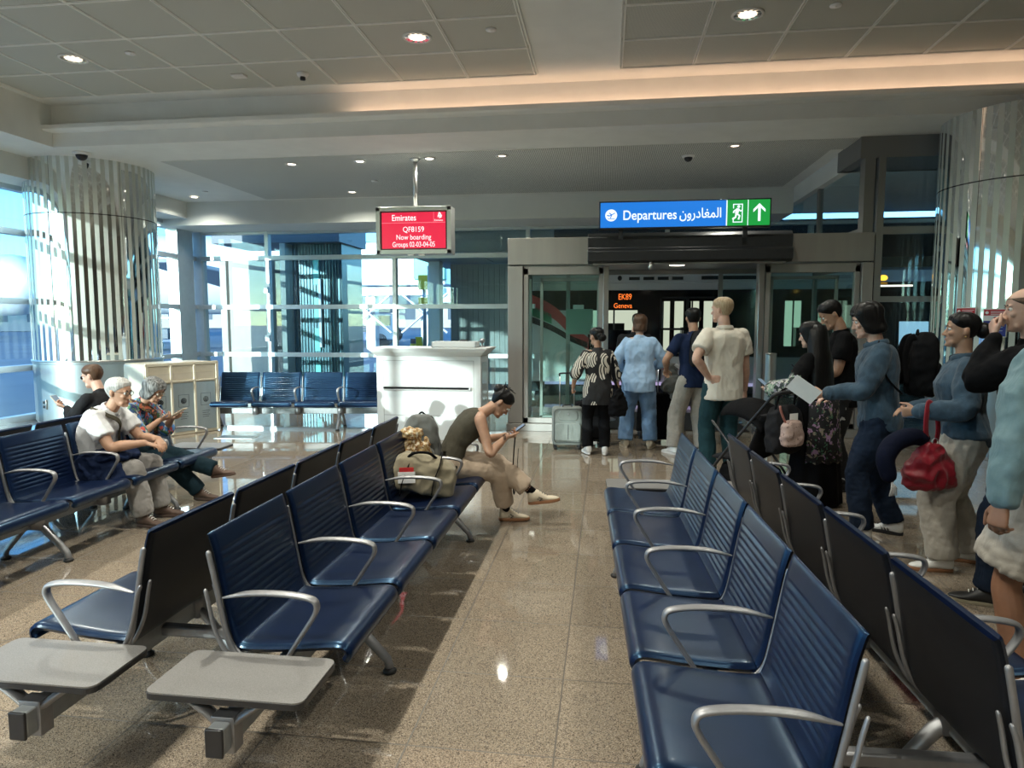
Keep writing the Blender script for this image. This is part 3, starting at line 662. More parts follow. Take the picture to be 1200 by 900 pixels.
# ---- yellow bollards
def bollard(x, y, h, lab):
    o = empty('safety_bollard', (x, y, -.06), 0, lab, 'bollard', None)
    G().cyl((0, 0, 0), (0, 0, h), .09, n=16).build('post', 'black_plastic', o, smooth=True)
    for k in range(int(h / .36)): G().cyl((0, 0, .15 + .36 * k), (0, 0, .15 + .18 + .36 * k), .094, n=16).build('yellow_band', 'yellow_paint', o, smooth=True)
bollard(-11.3, 19.5, 1.1, 'black and yellow banded bollard outside left of the concrete pylon'); bollard(-6.0, 21, 1.2, 'dark banded bollard outside, left of the yellow drive unit')
o = empty('bridge_drive', (-5.75, 21.5, -.06), 0, 'yellow painted jet bridge drive leg standing outside left of the desk', 'machine')
q = G(); q.cyl((0, 0, .9), (0, 0, 3.2), .06); q.build('column', 'plane_grey', o, smooth=True)
q = G(); q.box(-.16, .16, -.15, .15, 2.75, 3.2); q.box(-.16, .16, -.15, .15, 2.3, 2.5); q.loft([[Vector((x, y, z)) for x, y in ((-.3, -.1), (-.1, -.1), (-.1, .1), (-.3, .1))] if z > .5 else [Vector((x + .15, y, z)) for x, y in ((-.3, -.1), (-.1, -.1), (-.1, .1), (-.3, .1))] for z in (1.25, .0)])
q.ell((.32, 0, .95), (.24, .2, .32)); q.build('yellow_housing', 'yellow_paint', o, bevel=.01)
# ---- jet bridge, airliner, vehicles
jb = empty('jet_bridge', (-16.5, 44, -.06), 0, 'grey and white jet bridge reaching the plane beyond the far windows', 'jet bridge')
q = G(); q.box(-1.5, 6.5, -1.5, 1.5, 4.0, 6.7); q.build('tunnel', 'plane_white', jb, bevel=.1)
q = G()
for k in range(9): q.box(-3.4 + k * .22, -3.28 + k * .22, -1.6, 1.6, 3.9, 6.8)
q.box(-3.5, -1.4, -1.45, 1.45, 4.0, 6.7); q.build('bellows', 'plane_grey', jb)
q = G(); q.box(4.6, 6.6, -2.0, -1.5, 4.3, 6.4); q.build('teal_cabin', 'teal_panel', jb, bevel=.05)
q = G(); q.box(.2, .9, -1.53, -1.48, 5.0, 6.0); q.build('cabin_window', 'far_dark', jb)
q = G(); q.box(-2, 6, -.9, .9, 3.4, 3.9)
for x in (1.2, 4.9):
    q.box(x - .3, x + .3, -.4, .4, 0, 3.6); q.tube([(x - 1.5, -.7, 3.5), (x + 1.5, -.7, 1.0)], .09); q.tube([(x + 1.5, -.7, 3.5), (x - 1.5, -.7, 1.0)], .09)
q.build('support_leg', 'plane_grey', jb)
pn = empty('airliner', (-25.0, 52, 0), R(20), 'white airliner with engine parked beyond the far windows', 'airplane')
q = G(); rings = []
for x, r, zc in ((-12, .3, 5.2), (-11.4, 1.2, 5.0), (-10, 2.1, 5.0), (-8, 2.75, 5.1), (-5, 3.0, 5.2), (6, 3.0, 5.2), (16, 3.0, 5.2)):
    rings.append([Vector((-x if False else -x + 0, r * math.cos(2 * PI * k / 32), zc + r * math.sin(2 * PI * k / 32))) for k in range(32)])
q.loft(rings); q.build('fuselage', 'plane_white', pn, smooth=True)
q = G(); q.loft([[Vector((x, y, z)) for x, y, z in ((6, -2, 3.6), (-1, -2, 3.6), (-1, -2, 3.1), (6, -2, 3.1))], [Vector((x, y, z)) for x, y, z in ((-4, -17, 5.0), (-6, -17, 5.0), (-6, -17, 4.8), (-4, -17, 4.8))]]); q.build('wing', 'plane_grey', pn, bevel=.05)
def engine(parent, x, y, z, r=1.4):
    q = G(); q.lathe([(r * .6, 3.2), (r * .85, 2.4), (r * 1.0, .6), (r * 1.0, 0.1), (r * .93, 0), (r * .84, .1), (r * .78, .8), (0, .82)], n=36, mtx=Matrix.Translation((x, y, z)) @ Matrix.Rotation(R(-90), 4, 'Y')); q.build('engine_nacelle', 'plane_white', parent, smooth=True)
    q = G(); q.lathe([(r * .79, .7), (.2, .6), (0, .3)], n=24, mtx=Matrix.Translation((x, y, z)) @ Matrix.Rotation(R(-90), 4, 'Y')); q.build('fan', 'far_dark', parent, smooth=True)
engine(pn, 6.8, -6.5, 2.6)
for x in (8.3, -1): 
    q = G(); q.cyl((x, 0, .7), (x, 0, 3), .18); q.build('gear_strut', 'plane_grey', pn); q = G(); q.cyl((x, -.6, .6), (x, .6, .6), .6, n=20); q.build('wheel', 'black_rubber', pn, smooth=True)
p2 = empty('airliner', (-62, 64, 0), R(-35), 'distant white airliner engine and wing seen left of the round pillar', 'airplane')
q = G(); q.loft(rings); q.build('fuselage', 'plane_white', p2, smooth=True); engine(p2, 3.5, -7, 4.2, 1.9)
q = G(); q.loft([[Vector((x, y, z)) for x, y, z in ((6, -2, 5.9), (-1, -2, 5.9), (-1, -2, 5.4), (6, -2, 5.4))], [Vector((x, y, z)) for x, y, z in ((-2, -17, 6.6), (-5, -17, 6.6), (-5, -17, 6.4), (-2, -17, 6.4))]]); q.build('wing', 'plane_white', p2, bevel=.05)
tk = empty('service_truck', (-16.3, 46, -.06), R(8), 'blue and white service truck parked on the apron below the plane', 'truck')
q = G(); q.loft([[Vector((x, y, z)) for x, z in ((-.0, .5), (1.9, .5), (1.9, 2.2), (.7, 2.3), (.15, 1.5))] for y in (-1.1, 1.1)]); q.build('cab', 'plane_white', tk, bevel=.06)
q = G(); q.box(.55, 1.7, -1.13, -1.08, 1.45, 2.1); q.build('cab_window', 'far_dark', tk)
q = G(); q.box(-4.6, 1.9, -1.05, 1.05, .45, 1.0); q.build('chassis', 'truck_blue', tk)
q = G(); q.box(-4.6, -.3, -1.05, 1.05, 1.0, 1.2); q.build('flatbed', 'plane_grey', tk)
for x in (-3.8, -2.7, 1.0): G().cyl((x, -1.1, .45), (x, 1.1, .45), .45, n=18).build('wheel', 'black_rubber', tk, smooth=True)
def cart(x, y, lab, mat='truck_blue'):
    o = empty('baggage_cart', (x, y, -.06), R(6), lab, 'cart')
    q = G(); q.box(-1.6, 1.6, -.8, .8, .5, .65)
    for xx in (-1.55, 1.55):
        for yy in (-.75, .75): q.box(xx - .04, xx + .04, yy - .04, yy + .04, .6, 1.9)
    q.build('frame', mat, o); G().box(-1.6, 1.6, -.8, .8, 1.9, 1.98).build('roof', 'plane_white', o)
    for xx in (-1.1, 1.1): G().cyl((xx, -.8, .28), (xx, .8, .28), .27, n=14).build('wheel', 'black_rubber', o, smooth=True)
    for k in range(3): G().box(-1.2 + .8 * k, -.6 + .8 * k, -.5, .5, .65, 1.1 + .2 * (k % 2)).build('load', 'red_box' if k == 0 else 'far_dark', o, bevel=.05)
cart(-26.5, 39, 'blue baggage cart with a red box seen right of the round pillar'); cart(-23.5, 48, 'blue baggage cart on the apron left of the truck'); cart(-52, 50, 'baggage cart far away left of the round pillar')
fb = empty('terminal_building', (-70, 160, 0), R(15), 'long pale terminal building on the horizon', 'building')
q = G(); q.box(-90, 70, 0, 12, 0, 7); q.build('wall', 'far_building', fb)
q = G(); q.box(-92, 72, -2, 13, 6.2, 7.6); q.build('roof', 'plane_white', fb)
for k in range(26): G().box(-88 + 6 * k, -84 + 6 * k, -.05, 0, 2, 5).build('window', 'far_dark', fb)
f2 = empty('terminal_building', (-120, 60, 0), R(60), 'pale hall with roof masts far outside the left windows', 'building')
q = G(); q.box(-60, 60, 0, 12, 0, 6); q.build('wall', 'far_building', f2); q = G(); q.box(-62, 62, -2, 13, 5.2, 6.4); q.build('roof', 'plane_white', f2)
for k in range(18): G().box(-56 + 6.2 * k, -52.5 + 6.2 * k, -.06, 0, 1.5, 4.2).build('window', 'far_dark', f2)
for i, (x, y) in enumerate(((-82, 70), (-80, 76))):
    q = G(); q.cyl((0, 0, 0), (0, 0, 16), .18, .1, n=10); q.box(-1.2, 1.2, -.15, .15, 15.6, 16.3); o = q.build('mast', 'plane_white'); o.location = (x, y, -.06)
    tag(o, 'thin white floodlight mast far left outside, ' + ('nearer' if i == 0 else 'farther') + ' one', 'light mast')

# ================================================================== BENCHES
PITCH, SW = .668, .622
def seat_profile():
    # (x back from front edge is negative, z): upper surface line of the cushion
    pts = [(.0, .385), (.012, .405), (.006, .428), (-.02, .440), (-.08, .436), (-.18, .424), (-.30, .414), (-.40, .410), (-.44, .416)]
    return cat_path([(x, z, 0) for x, z in pts], 3)
def shell(path, thick, nu, rib=None, width=SW, edge=.012, rib_back=False):
    """padded shell: path in (x,z), swept over the width, with soft rounded border"""
    g = G(); n = len(path); nrm = []
    for i in range(n):
        tn = (path[min(i + 1, n - 1)] - path[max(i - 1, 0)]).normalized(); nrm.append(Vector((tn.y, -tn.x, 0)) * (1 if rib_back else -1))
    L = [0]
    for a, b in zip(path[:-1], path[1:]): L.append(L[-1] + (b - a).length)
    us = [.5 - .5 * math.cos(PI * k / nu) for k in range(nu + 1)]
    rows = []
    for i in range(n):
        top, bot = [], []
        for u in us:
            y = -width / 2 + width * u; de = min(u, 1 - u) * width
            fall = max(0, 1 - de / edge) ** 2 * thick * .5; bead = math.exp(-((de - .018) / .006) ** 2) * -.003 if rib else 0
            h = thick / 2 - fall + bead
            if rib: h += rib(L[i] / L[-1], L[i], de)
            p = path[i]; q = p + nrm[i] * h; b = p - nrm[i] * (thick / 2 - fall)
            top.append(Vector((q.x, y, q.y))); bot.append(Vector((b.x, y, b.y)))
        rows.append(top + bot[::-1])
    g.loft(rows)
    if rib_back:
        m_ = len(rows[0]); g.mi = [0 if (j % m_) < nu else 1 for j in range((n - 1) * m_)] + [0, 0]
    return g
def make_bench_parts():
    out = {}
    g = shell(seat_profile(), .034, 16, rib=lambda t, l, de: -.004 * max(0, 1 - abs(de - .045) / .02) if .12 < t < .9 else 0)
    out['seat'] = g
    bp = [(-.425, .400), (-.445, .425), (-.462, .47), (-.478, .54), (-.492, .62), (-.506, .70), (-.520, .78), (-.540, .855), (-.548, .868)]
    path = []
    P = cat_path([(x, z, 0) for x, z in bp], 4); Lt = [0]
    for a, b in zip(P[:-1], P[1:]): Lt.append(Lt[-1] + (b - a).length)
    nn = 84
    for k in range(nn + 1):
        l = Lt[-1] * k / nn; j = max(i for i in range(len(Lt)) if Lt[i] <= l + 1e-9); j = min(j, len(P) - 2)
        path.append(P[j].lerp(P[j + 1], (l - Lt[j]) / max(1e-9, Lt[j + 1] - Lt[j])))
    def rib(t, l, de):
        if t < .16 or t > .86 or de < .05: return 0
        m_ = min(1, (de - .05) / .02) * min(1, (t - .16) / .03, (.86 - t) / .03)
        ph = (t - .16) / .70 * 11 % 1
        return m_ * (-.0085 * math.exp(-((ph - .5) / .17) ** 2) + .002)
    out['back'] = shell(path, .026, 14, rib=rib, rib_back=True)
    return out
BP = make_bench_parts()
CACHE = {}
def shared(key, name, geo_fn, mat, parent, **kw):
    if key not in CACHE:
        o = geo_fn().build(name, mat, parent, **kw); CACHE[key] = o; return o
    o = CACHE[key].copy(); o.name = name; COL.objects.link(o); o.parent = parent; return o
def arm_geo():
    g = G()
    top = cat_path([(-.475, 0, .625), (-.36, 0, .648), (-.22, 0, .652), (-.12, 0, .640), (-.095, 0, .615), (-.105, 0, .575), (-.16, 0, .49), (-.235, 0, .375)], 5)
    rs = []
    n = len(top)
    for i in range(n):
        t = i / (n - 1); rs.append(.008 + .012 * min(1, t / .12) if t < .12 else .020 - .004 * max(0, (t - .6) / .4))
    g.tube(top, rs, n=12, flat=(1.0, .55), up=(0, 0, 1), round_ends=True)
    return g
def bracket_geo():
    g = G()
    for s in (-1, 1):
        pts = cat_path([(-.27, s * .014, .36), (-.37, s * .018, .365), (-.44, s * .03, .40), (-.492, s * .036, .50), (-.520, s * .034, .62), (-.532, s * .03, .66)], 4)
        g.tube(pts, [.014 - .005 * i / len(pts) for i in range(len(pts))], n=8, flat=(.7, 1), up=(0, 1, 0), round_ends=True)
    rail = cat_path([(-.06, 0, .395), (-.20, 0, .388), (-.36, 0, .378), (-.425, 0, .388), (-.462, 0, .45), (-.486, 0, .56), (-.512, 0, .70), (-.532, 0, .80)], 4)
    g.tube(rail, .011, n=8, flat=(1.0, .9), up=(0, 1, 0), round_ends=True)
    g.box(-.34, -.20, -.035, .035, .35, .385); g.box(-.345, -.20, -.04, .04, .23, .36)
    return g
def leg_geo(inner=False):
    def f():
        g = G()
        if not inner:
            g.tube([(-.28, 0, .27), (-.20, 0, .235), (-.04, 0, .065), (-.03, 0, .03)], [.026, .024, .018, .018], n=10, flat=(1, 1.2), round_ends=True)
            g.tube([(-.30, 0, .27), (-.36, 0, .23), (-.50, 0, .065), (-.51, 0, .03)], [.026, .024, .018, .018], n=10, flat=(1, 1.2), round_ends=True)
        return g
    return f
def table_geo():
    g = G(); g.loft([[Vector((x, y, z)) for x, y in rpoly(-.575, .0, -.155, .155, .035)] for z in (.424, .43, .4301)])
    return g
def bench(name, loc, rz, n, label, double=True, table_end=-1, y0=0, legs=(1, 4), group=None, D=.67):
    """rows run along local Y from y0; seat k centre at y0+(k+.5)*PITCH. facing +X (and -X for the second row)"""
    rt = empty(name, loc, rz, label, 'bench', group)
    L = n * PITCH
    for side in ((1, -1) if double else (1,)):
        fr = rt
        off = D if double else 0
        def place(o, y, s=side):
            if s == 1: o.location = (off, y, 0)
            else: o.location = (-off, y, 0); o.rotation_euler = (0, 0, PI)
            return o
        for k in range(n):
            y = y0 + (k + .5) * PITCH
            place(shared('seat', 'seat', lambda: BP['seat'], 'seat_vinyl', fr, smooth=True), y)
            place(shared('back', 'backrest', lambda: BP['back'], ['seat_vinyl', 'seat_back_shell'], fr, smooth=True), y)
        for k in range(n + 1):
            y = y0 + k * PITCH
            place(shared('arm', 'armrest', arm_geo, 'chair_metal', fr, smooth=True), y)
            place(shared('bracket', 'seat_bracket', bracket_geo, 'chair_metal', fr, smooth=True, bevel=0), y)
        for k in legs:
            y = y0 + k * PITCH
            place(shared('leg', 'leg', leg_geo(), 'chair_metal', fr, smooth=True), y)
            def fg():
                g = G()
                for x in (-.03, -.51): g.lathe([(.0, .0), (.03, 0), (.034, .012), (.026, .02), (.012, .03)], c=(x, 0, 0), n=18)
                return g
            place(shared('foot', 'foot_pad', fg, 'black_rubber', fr, smooth=True), y)
        ya, yb = y0 - (.375 if table_end == -1 else .06), y0 + L + (.375 if table_end == 1 else .06)
        s = side; cx = s * (off - .30)
        q = G(); q.box(cx - .03, cx + .03, ya, yb, .235, .33); q.build('beam', 'chair_beam', fr, bevel=.006)
        
        for y1_, y2_ in ((ya - .012, ya), (yb, yb + .012)): G().box(cx - .032, cx + .032, y1_, y2_, .232, .333).build('beam_cap', 'black_plastic', fr, bevel=.004)
        if table_end:
            yt = (y0 - .20) if table_end == -1 else (y0 + L + .20)
            tb = place(shared('table', 'side_table', table_geo, 'table_laminate', fr), yt)
            q = G(); q.loft([[Vector((x, y, z)) for x, y in rpoly(-.577, .002, -.157, .157, .036)] for z in (.404, .423)]); q.build('edge_band', 'black_plastic', tb)
            q = G()
            yo = .10 * table_end * s
            for sx_ in (-1, 1): q.tube(cat_path([(-.30 + sx_ * .17, yo, .408), (-.30 + sx_ * .135, yo, .392), (-.30 + sx_ * .075, yo, .350), (-.30 + sx_ * .03, yo, .315)], 4), .014, n=8, flat=(1, 2), up=(0, 1, 0))
            q.box(-.342, -.258, yo - .03, yo + .03, .215, .345); q.build('table_bracket', 'chair_metal', tb, smooth=False, bevel=.003)
    if double:
        for k in ((1, 4) if n >= 5 else (1, n - 1)): G().box(-D + .30, D - .30, y0 + k * PITCH - .3, y0 + k * PITCH - .25, .26, .31).build('cross_bar', 'chair_metal', rt, bevel=.01)
    return rt
bench('waiting_bench', (-1.66, 0, 0), 0, 5, 'back to back navy bench left of the aisle, two grey end tables nearest the camera', table_end=-1, y0=2.42)
br = bench('waiting_bench', (.735, 5.2, 0), R(2.3), 5, 'back to back navy bench filling the right foreground along the queue', table_end=1, y0=-3.34, D=.71)
bench('waiting_bench', (-4.40, 4.25, 0), R(2.5), 7, 'back to back navy bench at the left edge where the older couple sit', table_end=1, y0=-2.67, legs=(0, 4, 6))
bb = bench('waiting_bench', (-3.50, 10.15, 0), R(-90 + 7.5), 4, 'single row navy bench facing the camera in front of the far windows', double=False, table_end=-1, y0=-2.62 + 0.0, legs=(0, 3))

q = G(); q.box(-.28, .28, -.14, .14, .0, .004)
fp = empty('floor_grate', (-5.35, 9.35, 0), R(4), 'flat dark grate plate set in the floor before the far bench', 'grate'); q.build('plate', 'bin_steel', fp)
q = G()
for k in range(12): q.box(-.25 + k * .043, -.232 + k * .043, -.12, .12, .004, .0055)
q.build('slots', 'dark_steel', fp)
# ================================================================== GATE DESK
ds = empty('gate_desk', (-2.5, 9.5, 0), R(0), 'white gate counter with overhanging top standing in the sun below the screen', 'counter')
q = G(); q.box(-.76, .76, 0, .62, 0, 1.20); q.build('body', 'white_desk', ds, bevel=.004)
q = G(); q.loft([[Vector((x, y, z)) for x, y in rpoly(-a, a, -.1 - b, .68, .015)] for z, a, b in ((1.20, .76, -.09), (1.26, .82, -.02), (1.305, .87, .0), (1.32, .87, .0))]); q.build('top', 'white_desk', ds)
q = G(); q.box(-.65, .60, -.05, .0, .73, .765); q.loft([[Vector((x, y, z)) for y, z in ((-.05, .765), (-.05, .73), (0, .70), (0, .765))] for x in (-.65, .62)]); q.build('bag_ledge', 'white_desk', ds, bevel=.004)
q = G()
for x0, x1, z0, z1 in ((-.66, -.655, .06, 1.14), (.655, .66, .06, 1.14), (-.66, .66, 1.135, 1.14), (-.66, .66, .35, .355)): q.box(x0, x1, -.002, .01, z0, z1)
q.build('panel_groove', 'table_laminate', ds)
G().box(-.78, -.70, .1, .5, 1.19, 1.20).build('side_trim', 'white_desk', ds)
G().box(.77, .90, .05, .45, .0, 1.12).build('side_screen', 'clear_glass', ds)
o = empty('desk_tray', (-2.15, 9.75, 1.32), 0, 'low white tray lying on top of the gate counter', 'tray')
q = G(); q.box(-.32, .32, -.16, .16, 0, .012)
for a in ((-.32, .32, -.16, -.148), (-.32, .32, .148, .16), (-.32, -.308, -.16, .16), (.308, .32, -.16, .16)): q.box(*a, 0, .085)
q.build('tray_body', 'white_desk', o, bevel=.003)
o = empty('label_printer', (-2.08, 9.98, 1.32), 0, 'small dark device behind the tray on the counter', 'printer')
G().box(-.06, .06, -.05, .05, 0, .10).build('case', 'black_plastic', o, bevel=.008); G().box(-.04, .04, -.03, .02, .10, .108).build('lid', 'dark_steel', o, bevel=.002)
o = empty('desk_lamp', (-1.80, 9.95, 1.32), 0, 'small rounded grey device at the right of the countertop', 'webcam')
G().lathe([(.0, 0), (.06, 0), (.055, .015), (.012, .02), (.012, .06)], n=20).build('stand', 'chair_metal', o, smooth=True); q = G(); q.ell((0, 0, .09), (.045, .04, .035)); q.build('head', 'chair_metal', o, smooth=True)

# ================================================================== WASTE BINS by the left pillar
bn = empty('recycling_station', (-6.24, 9.45, 0), R(61), 'cream framed three-bay recycling bin station in front of the left pillar', 'bin')
q = G(); Wd = 1.12; H_ = 1.08; D_ = .62
q.loft([[Vector((x, y, z)) for x, z in rpoly(-Wd / 2, Wd / 2, 0, H_, .05)] for y in (0, D_)])
sh = q.build('shell', 'bin_shell', bn, bevel=.01)
q = G()
for k in range(3):
    x0 = -Wd / 2 + .05 + k * .345; q.box(x0, x0 + .32, -.012, .0, .05, .80)
    pnl = G().box(x0, x0 + .32, -.014, .002, .05, .78).build('front_panel', 'bin_steel', bn, bevel=.004)
    G().box(x0, x0 + .32, -.010, .01, .83, 1.04).build('opening', 'bin_shell', bn)
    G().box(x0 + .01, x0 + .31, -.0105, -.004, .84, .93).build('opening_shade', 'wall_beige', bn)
    s_ = G()
    for a in ((.08, .24, .60, .604), (.08, .24, .42, .424), (.08, .084, .42, .604), (.236, .24, .42, .604)): s_.box(x0 + a[0], x0 + a[1], -.0155, -.014, a[2], a[3])
    for j in range(4): s_.box(x0 + .10, x0 + .22 - .02 * (j % 2), -.0155, -.014, .33 - .03 * j, .336 - .03 * j)
    s_.lathe([(.04, -.0015), (.045, 0.0)], c=(0, 0, 0), n=16, mtx=Matrix.Translation((x0 + .16, -.014, .51)) @ Matrix.Rotation(R(90), 4, 'X'))
    s_.build('printed_pictogram', 'dark_steel', pnl)
q = G()
for k in range(4): q.box(-Wd / 2 + .01 + k * .3533, -Wd / 2 + .045 + k * .3533 if k < 3 else Wd / 2 - .005, -.03, .0, .02, 1.08)
q.box(-Wd / 2 + .01, Wd / 2 - .01, -.03, 0, 1.045, 1.09); q.box(-Wd / 2 + .01, Wd / 2 - .01, -.03, 0, .795, .825)
q.build('front_frame', 'bin_shell', bn, bevel=.006)
# ================================================================== PEOPLE KIT
def skin_mat(name, col, lip=None):
    m, t, p = nmat(name); co = coords(t)
    nz = N(t, 'ShaderNodeTexNoise', {'Vector': co, 'Scale': 18.0, 'Detail': 5.0})
    t.links.new(ramp(t, nz.outputs[0], [(.3, tuple(x * .88 for x in col)), (.7, tuple(min(1, x * 1.1) for x in col))]), p.inputs['Base Color'])
    p.inputs['Roughness'].default_value = .52; p.inputs['Subsurface Weight'].default_value = .08; p.inputs['Subsurface Radius'].default_value = (.01, .004, .002)
    return m
def fabric(name, col, col2=None, scale=300, amt=.12, rough=.85, bump=.25):
    """woven cloth: fine weave bump plus soft colour mottling"""
    m, t, p = nmat(name); co = coords(t); col2 = col2 or tuple(x * (1 - amt * 2) for x in col)
    nz = N(t, 'ShaderNodeTexNoise', {'Vector': co, 'Scale': 9.0, 'Detail': 6.0, 'Roughness': .65})
    t.links.new(ramp(t, nz.outputs[0], [(.32, col2), (.68, col)]), p.inputs['Base Color'])
    wv = N(t, 'ShaderNodeTexNoise', {'Vector': co, 'Scale': float(scale), 'Detail': 2.0}); fo = N(t, 'ShaderNodeTexNoise', {'Vector': N(t, 'ShaderNodeMapping', {'Vector': co, 'Scale': (1, 1, .45)}).outputs[0], 'Scale': 13.0, 'Detail': 3.0, 'Distortion': .6})
    b1 = N(t, 'ShaderNodeBump', {'Height': wv.outputs[0], 'Strength': bump, 'Distance': .002}); b2 = N(t, 'ShaderNodeBump', {'Height': fo.outputs[0], 'Strength': .5, 'Distance': .02, 'Normal': b1.outputs[0]})
    t.links.new(b2.outputs[0], p.inputs['Normal']); p.inputs['Roughness'].default_value = rough; p.inputs['Sheen Weight'].default_value = .12 if max(col) > .1 else 0; p.inputs['Specular IOR Level'].default_value = .3 if max(col) > .1 else .12
    return m
def print_mat(name, base, cols, scale=9.0, thr=.5, leaf=False):
    """printed cloth: leaf or flower patches of several colours over a base"""
    m, t, p = nmat(name); co = coords(t)
    if leaf:
        mp = N(t, 'ShaderNodeMapping', {'Vector': co, 'Scale': (scale, scale, scale * .5)})
        vo = N(t, 'ShaderNodeTexVoronoi', {'Vector': mp.outputs[0], 'Scale': 1.0, 'Randomness': .7})
        dv = N(t, 'ShaderNodeVectorMath', {0: mp.outputs[0], 1: vo.outputs['Position']}, operation='SUBTRACT'); sx_ = N(t, 'ShaderNodeSeparateXYZ', {0: dv.outputs[0]})
        # comb of curved petals inside every cell
        bend = M(t, 'MULTIPLY', M(t, 'MULTIPLY', sx_.outputs[2], sx_.outputs[2]), 1.6)
        u = M(t, 'ADD', M(t, 'ADD', sx_.outputs[0], sx_.outputs[1]), bend)
        st = M(t, 'SINE', M(t, 'MULTIPLY', u, 21.0))
        inside = M(t, 'LESS_THAN', vo.outputs['Distance'], .52)
        k = M(t, 'MULTIPLY', M(t, 'GREATER_THAN', st, -.25), inside)
        c = N(t, 'ShaderNodeMixRGB', {0: k, 1: c4(base), 2: c4(cols[0])}).outputs[0]
    else:
        c = None; prev = c4(base)
        for i, cc in enumerate(cols):
            nz = N(t, 'ShaderNodeTexNoise', {'Vector': N(t, 'ShaderNodeMapping', {'Vector': co, 'Location': (3.7 * i, 1.3 * i, 0)}).outputs[0], 'Scale': scale * (1 + .25 * i), 'Detail': 2.5, 'Distortion': .8})
            k = M(t, 'GREATER_THAN', nz.outputs[0], thr + .015 * i)
            mx = N(t, 'ShaderNodeMixRGB', {0: k, 2: c4(cc)})
            if c is None: mx.inputs[1].default_value = prev
            else: t.links.new(c, mx.inputs[1])
            c = mx.outputs[0]
    t.links.new(c, p.inputs['Base Color']); p.inputs['Roughness'].default_value = .8
    fo = N(t, 'ShaderNodeTexNoise', {'Vector': co, 'Scale': 14.0, 'Detail': 3.0}); b2 = N(t, 'ShaderNodeBump', {'Height': fo.outputs[0], 'Strength': .4, 'Distance': .02}); t.links.new(b2.outputs[0], p.inputs['Normal'])
    return m
def hair_mat(name, col, col2=None, rough=.42):
    m, t, p = nmat(name); co = coords(t)
    mp = N(t, 'ShaderNodeMapping', {'Vector': co, 'Scale': (90, 90, 9)})
    nz = N(t, 'ShaderNodeTexNoise', {'Vector': mp.outputs[0], 'Scale': 1.0, 'Detail': 5.0})
    t.links.new(ramp(t, nz.outputs[0], [(.35, col), (.7, col2 or tuple(min(1, x * 1.6 + .003) for x in col))]), p.inputs['Base Color'])
    b = N(t, 'ShaderNodeBump', {'Height': nz.outputs[0], 'Strength': .6, 'Distance': .004}); t.links.new(b.outputs[0], p.inputs['Normal']); p.inputs['Roughness'].default_value = rough; p.inputs['Specular IOR Level'].default_value = .25
    return m
skin_mat('skin_light', (.58, .36, .27)); skin_mat('skin_tan', (.42, .24, .155)); skin_mat('skin_brown', (.27, .135, .08))
hair_mat('hair_black', (.004, .0035, .0035)); hair_mat('hair_brown', (.06, .032, .018)); hair_mat('hair_grey', (.30, .295, .28), (.55, .54, .52)); hair_mat('hair_salt', (.02, .02, .02), (.26, .26, .25)); hair_mat('hair_fair', (.30, .21, .12), (.50, .40, .27)); hair_mat('hair_stubble', (.07, .045, .03), (.12, .08, .055), .7)
pm('eye_white', (.8, .78, .74), .2); pm('eye_dark', (.02, .012, .008), .15); pm('lens_dark', (.01, .01, .012), .05); pm('wire_metal', (.35, .30, .22), .3, .9); pm('lip', (.38, .15, .12), .5)

def remesh_geo(g, voxel, smooth=3, fac=.5):
    me = bpy.data.meshes.new('tmp'); me.from_pydata(g.v, [], g.f)
    bm = bmesh.new(); bm.from_mesh(me); bmesh.ops.recalc_face_normals(bm, faces=bm.faces); bm.to_mesh(me); bm.free()
    o = bpy.data.objects.new('tmp', me); COL.objects.link(o)
    r = o.modifiers.new('r', 'REMESH'); r.mode = 'VOXEL'; r.voxel_size = voxel; r.adaptivity = 0
    if smooth:
        sm = o.modifiers.new('s', 'SMOOTH'); sm.factor = fac; sm.iterations = smooth
    dg = bpy.context.evaluated_depsgraph_get(); ev = o.evaluated_get(dg); out = bpy.data.meshes.new_from_object(ev)
    bpy.data.objects.remove(o); bpy.data.meshes.remove(me)
    return out
def wrinkle(me, amp, freq, seed=0, stretch=(1, 1, 1), ridge=True):
    n = len(me.vertices); co = np.empty(n * 3); me.vertices.foreach_get('co', co); co = co.reshape(-1, 3)
    no = np.empty(n * 3); me.vertex_normals.foreach_get('vector', no); no = no.reshape(-1, 3)
    d = np.empty(n); off = Vector((seed * 3.1, seed * 1.7, seed))
    sx_, sy_, sz_ = stretch
    for i in range(n):
        v = Vector((co[i, 0] * sx_ * freq, co[i, 1] * sy_ * freq, co[i, 2] * sz_ * freq)) + off
        a = noise.noise(v); 
        if ridge: a = 1 - 2 * abs(a) * 1.6 + .6 * noise.noise(v * 2.3)
        d[i] = a
    co += no * (d * amp)[:, None]
    me.vertices.foreach_set('co', co.ravel()); me.update()
HEADP = [(.000, .076, .034, .020), (.010, .088, .014, .032), (.028, .093, -.010, .044), (.045, .090, -.036, .051), (.062, .091, -.058, .057), (.082, .091, -.076, .063), (.104, .090, -.089, .068), (.126, .086, -.097, .0715), (.148, .092, -.101, .074), (.170, .092, -.102, .0755), (.192, .082, -.096, .0725), (.210, .064, -.083, .063), (.224, .040, -.060, .047), (.232, .018, -.034, .028), (.236, .0, -.014, .008)]
def head_at(z):
    z = min(max(z, 0), .236)
    for a, b in zip(HEADP[:-1], HEADP[1:]):
        if a[0] <= z <= b[0]:
            t = (z - a[0]) / (b[0] - a[0]); return [a[i] + (b[i] - a[i]) * t for i in (1, 2, 3)]
    return list(HEADP[-1][1:])
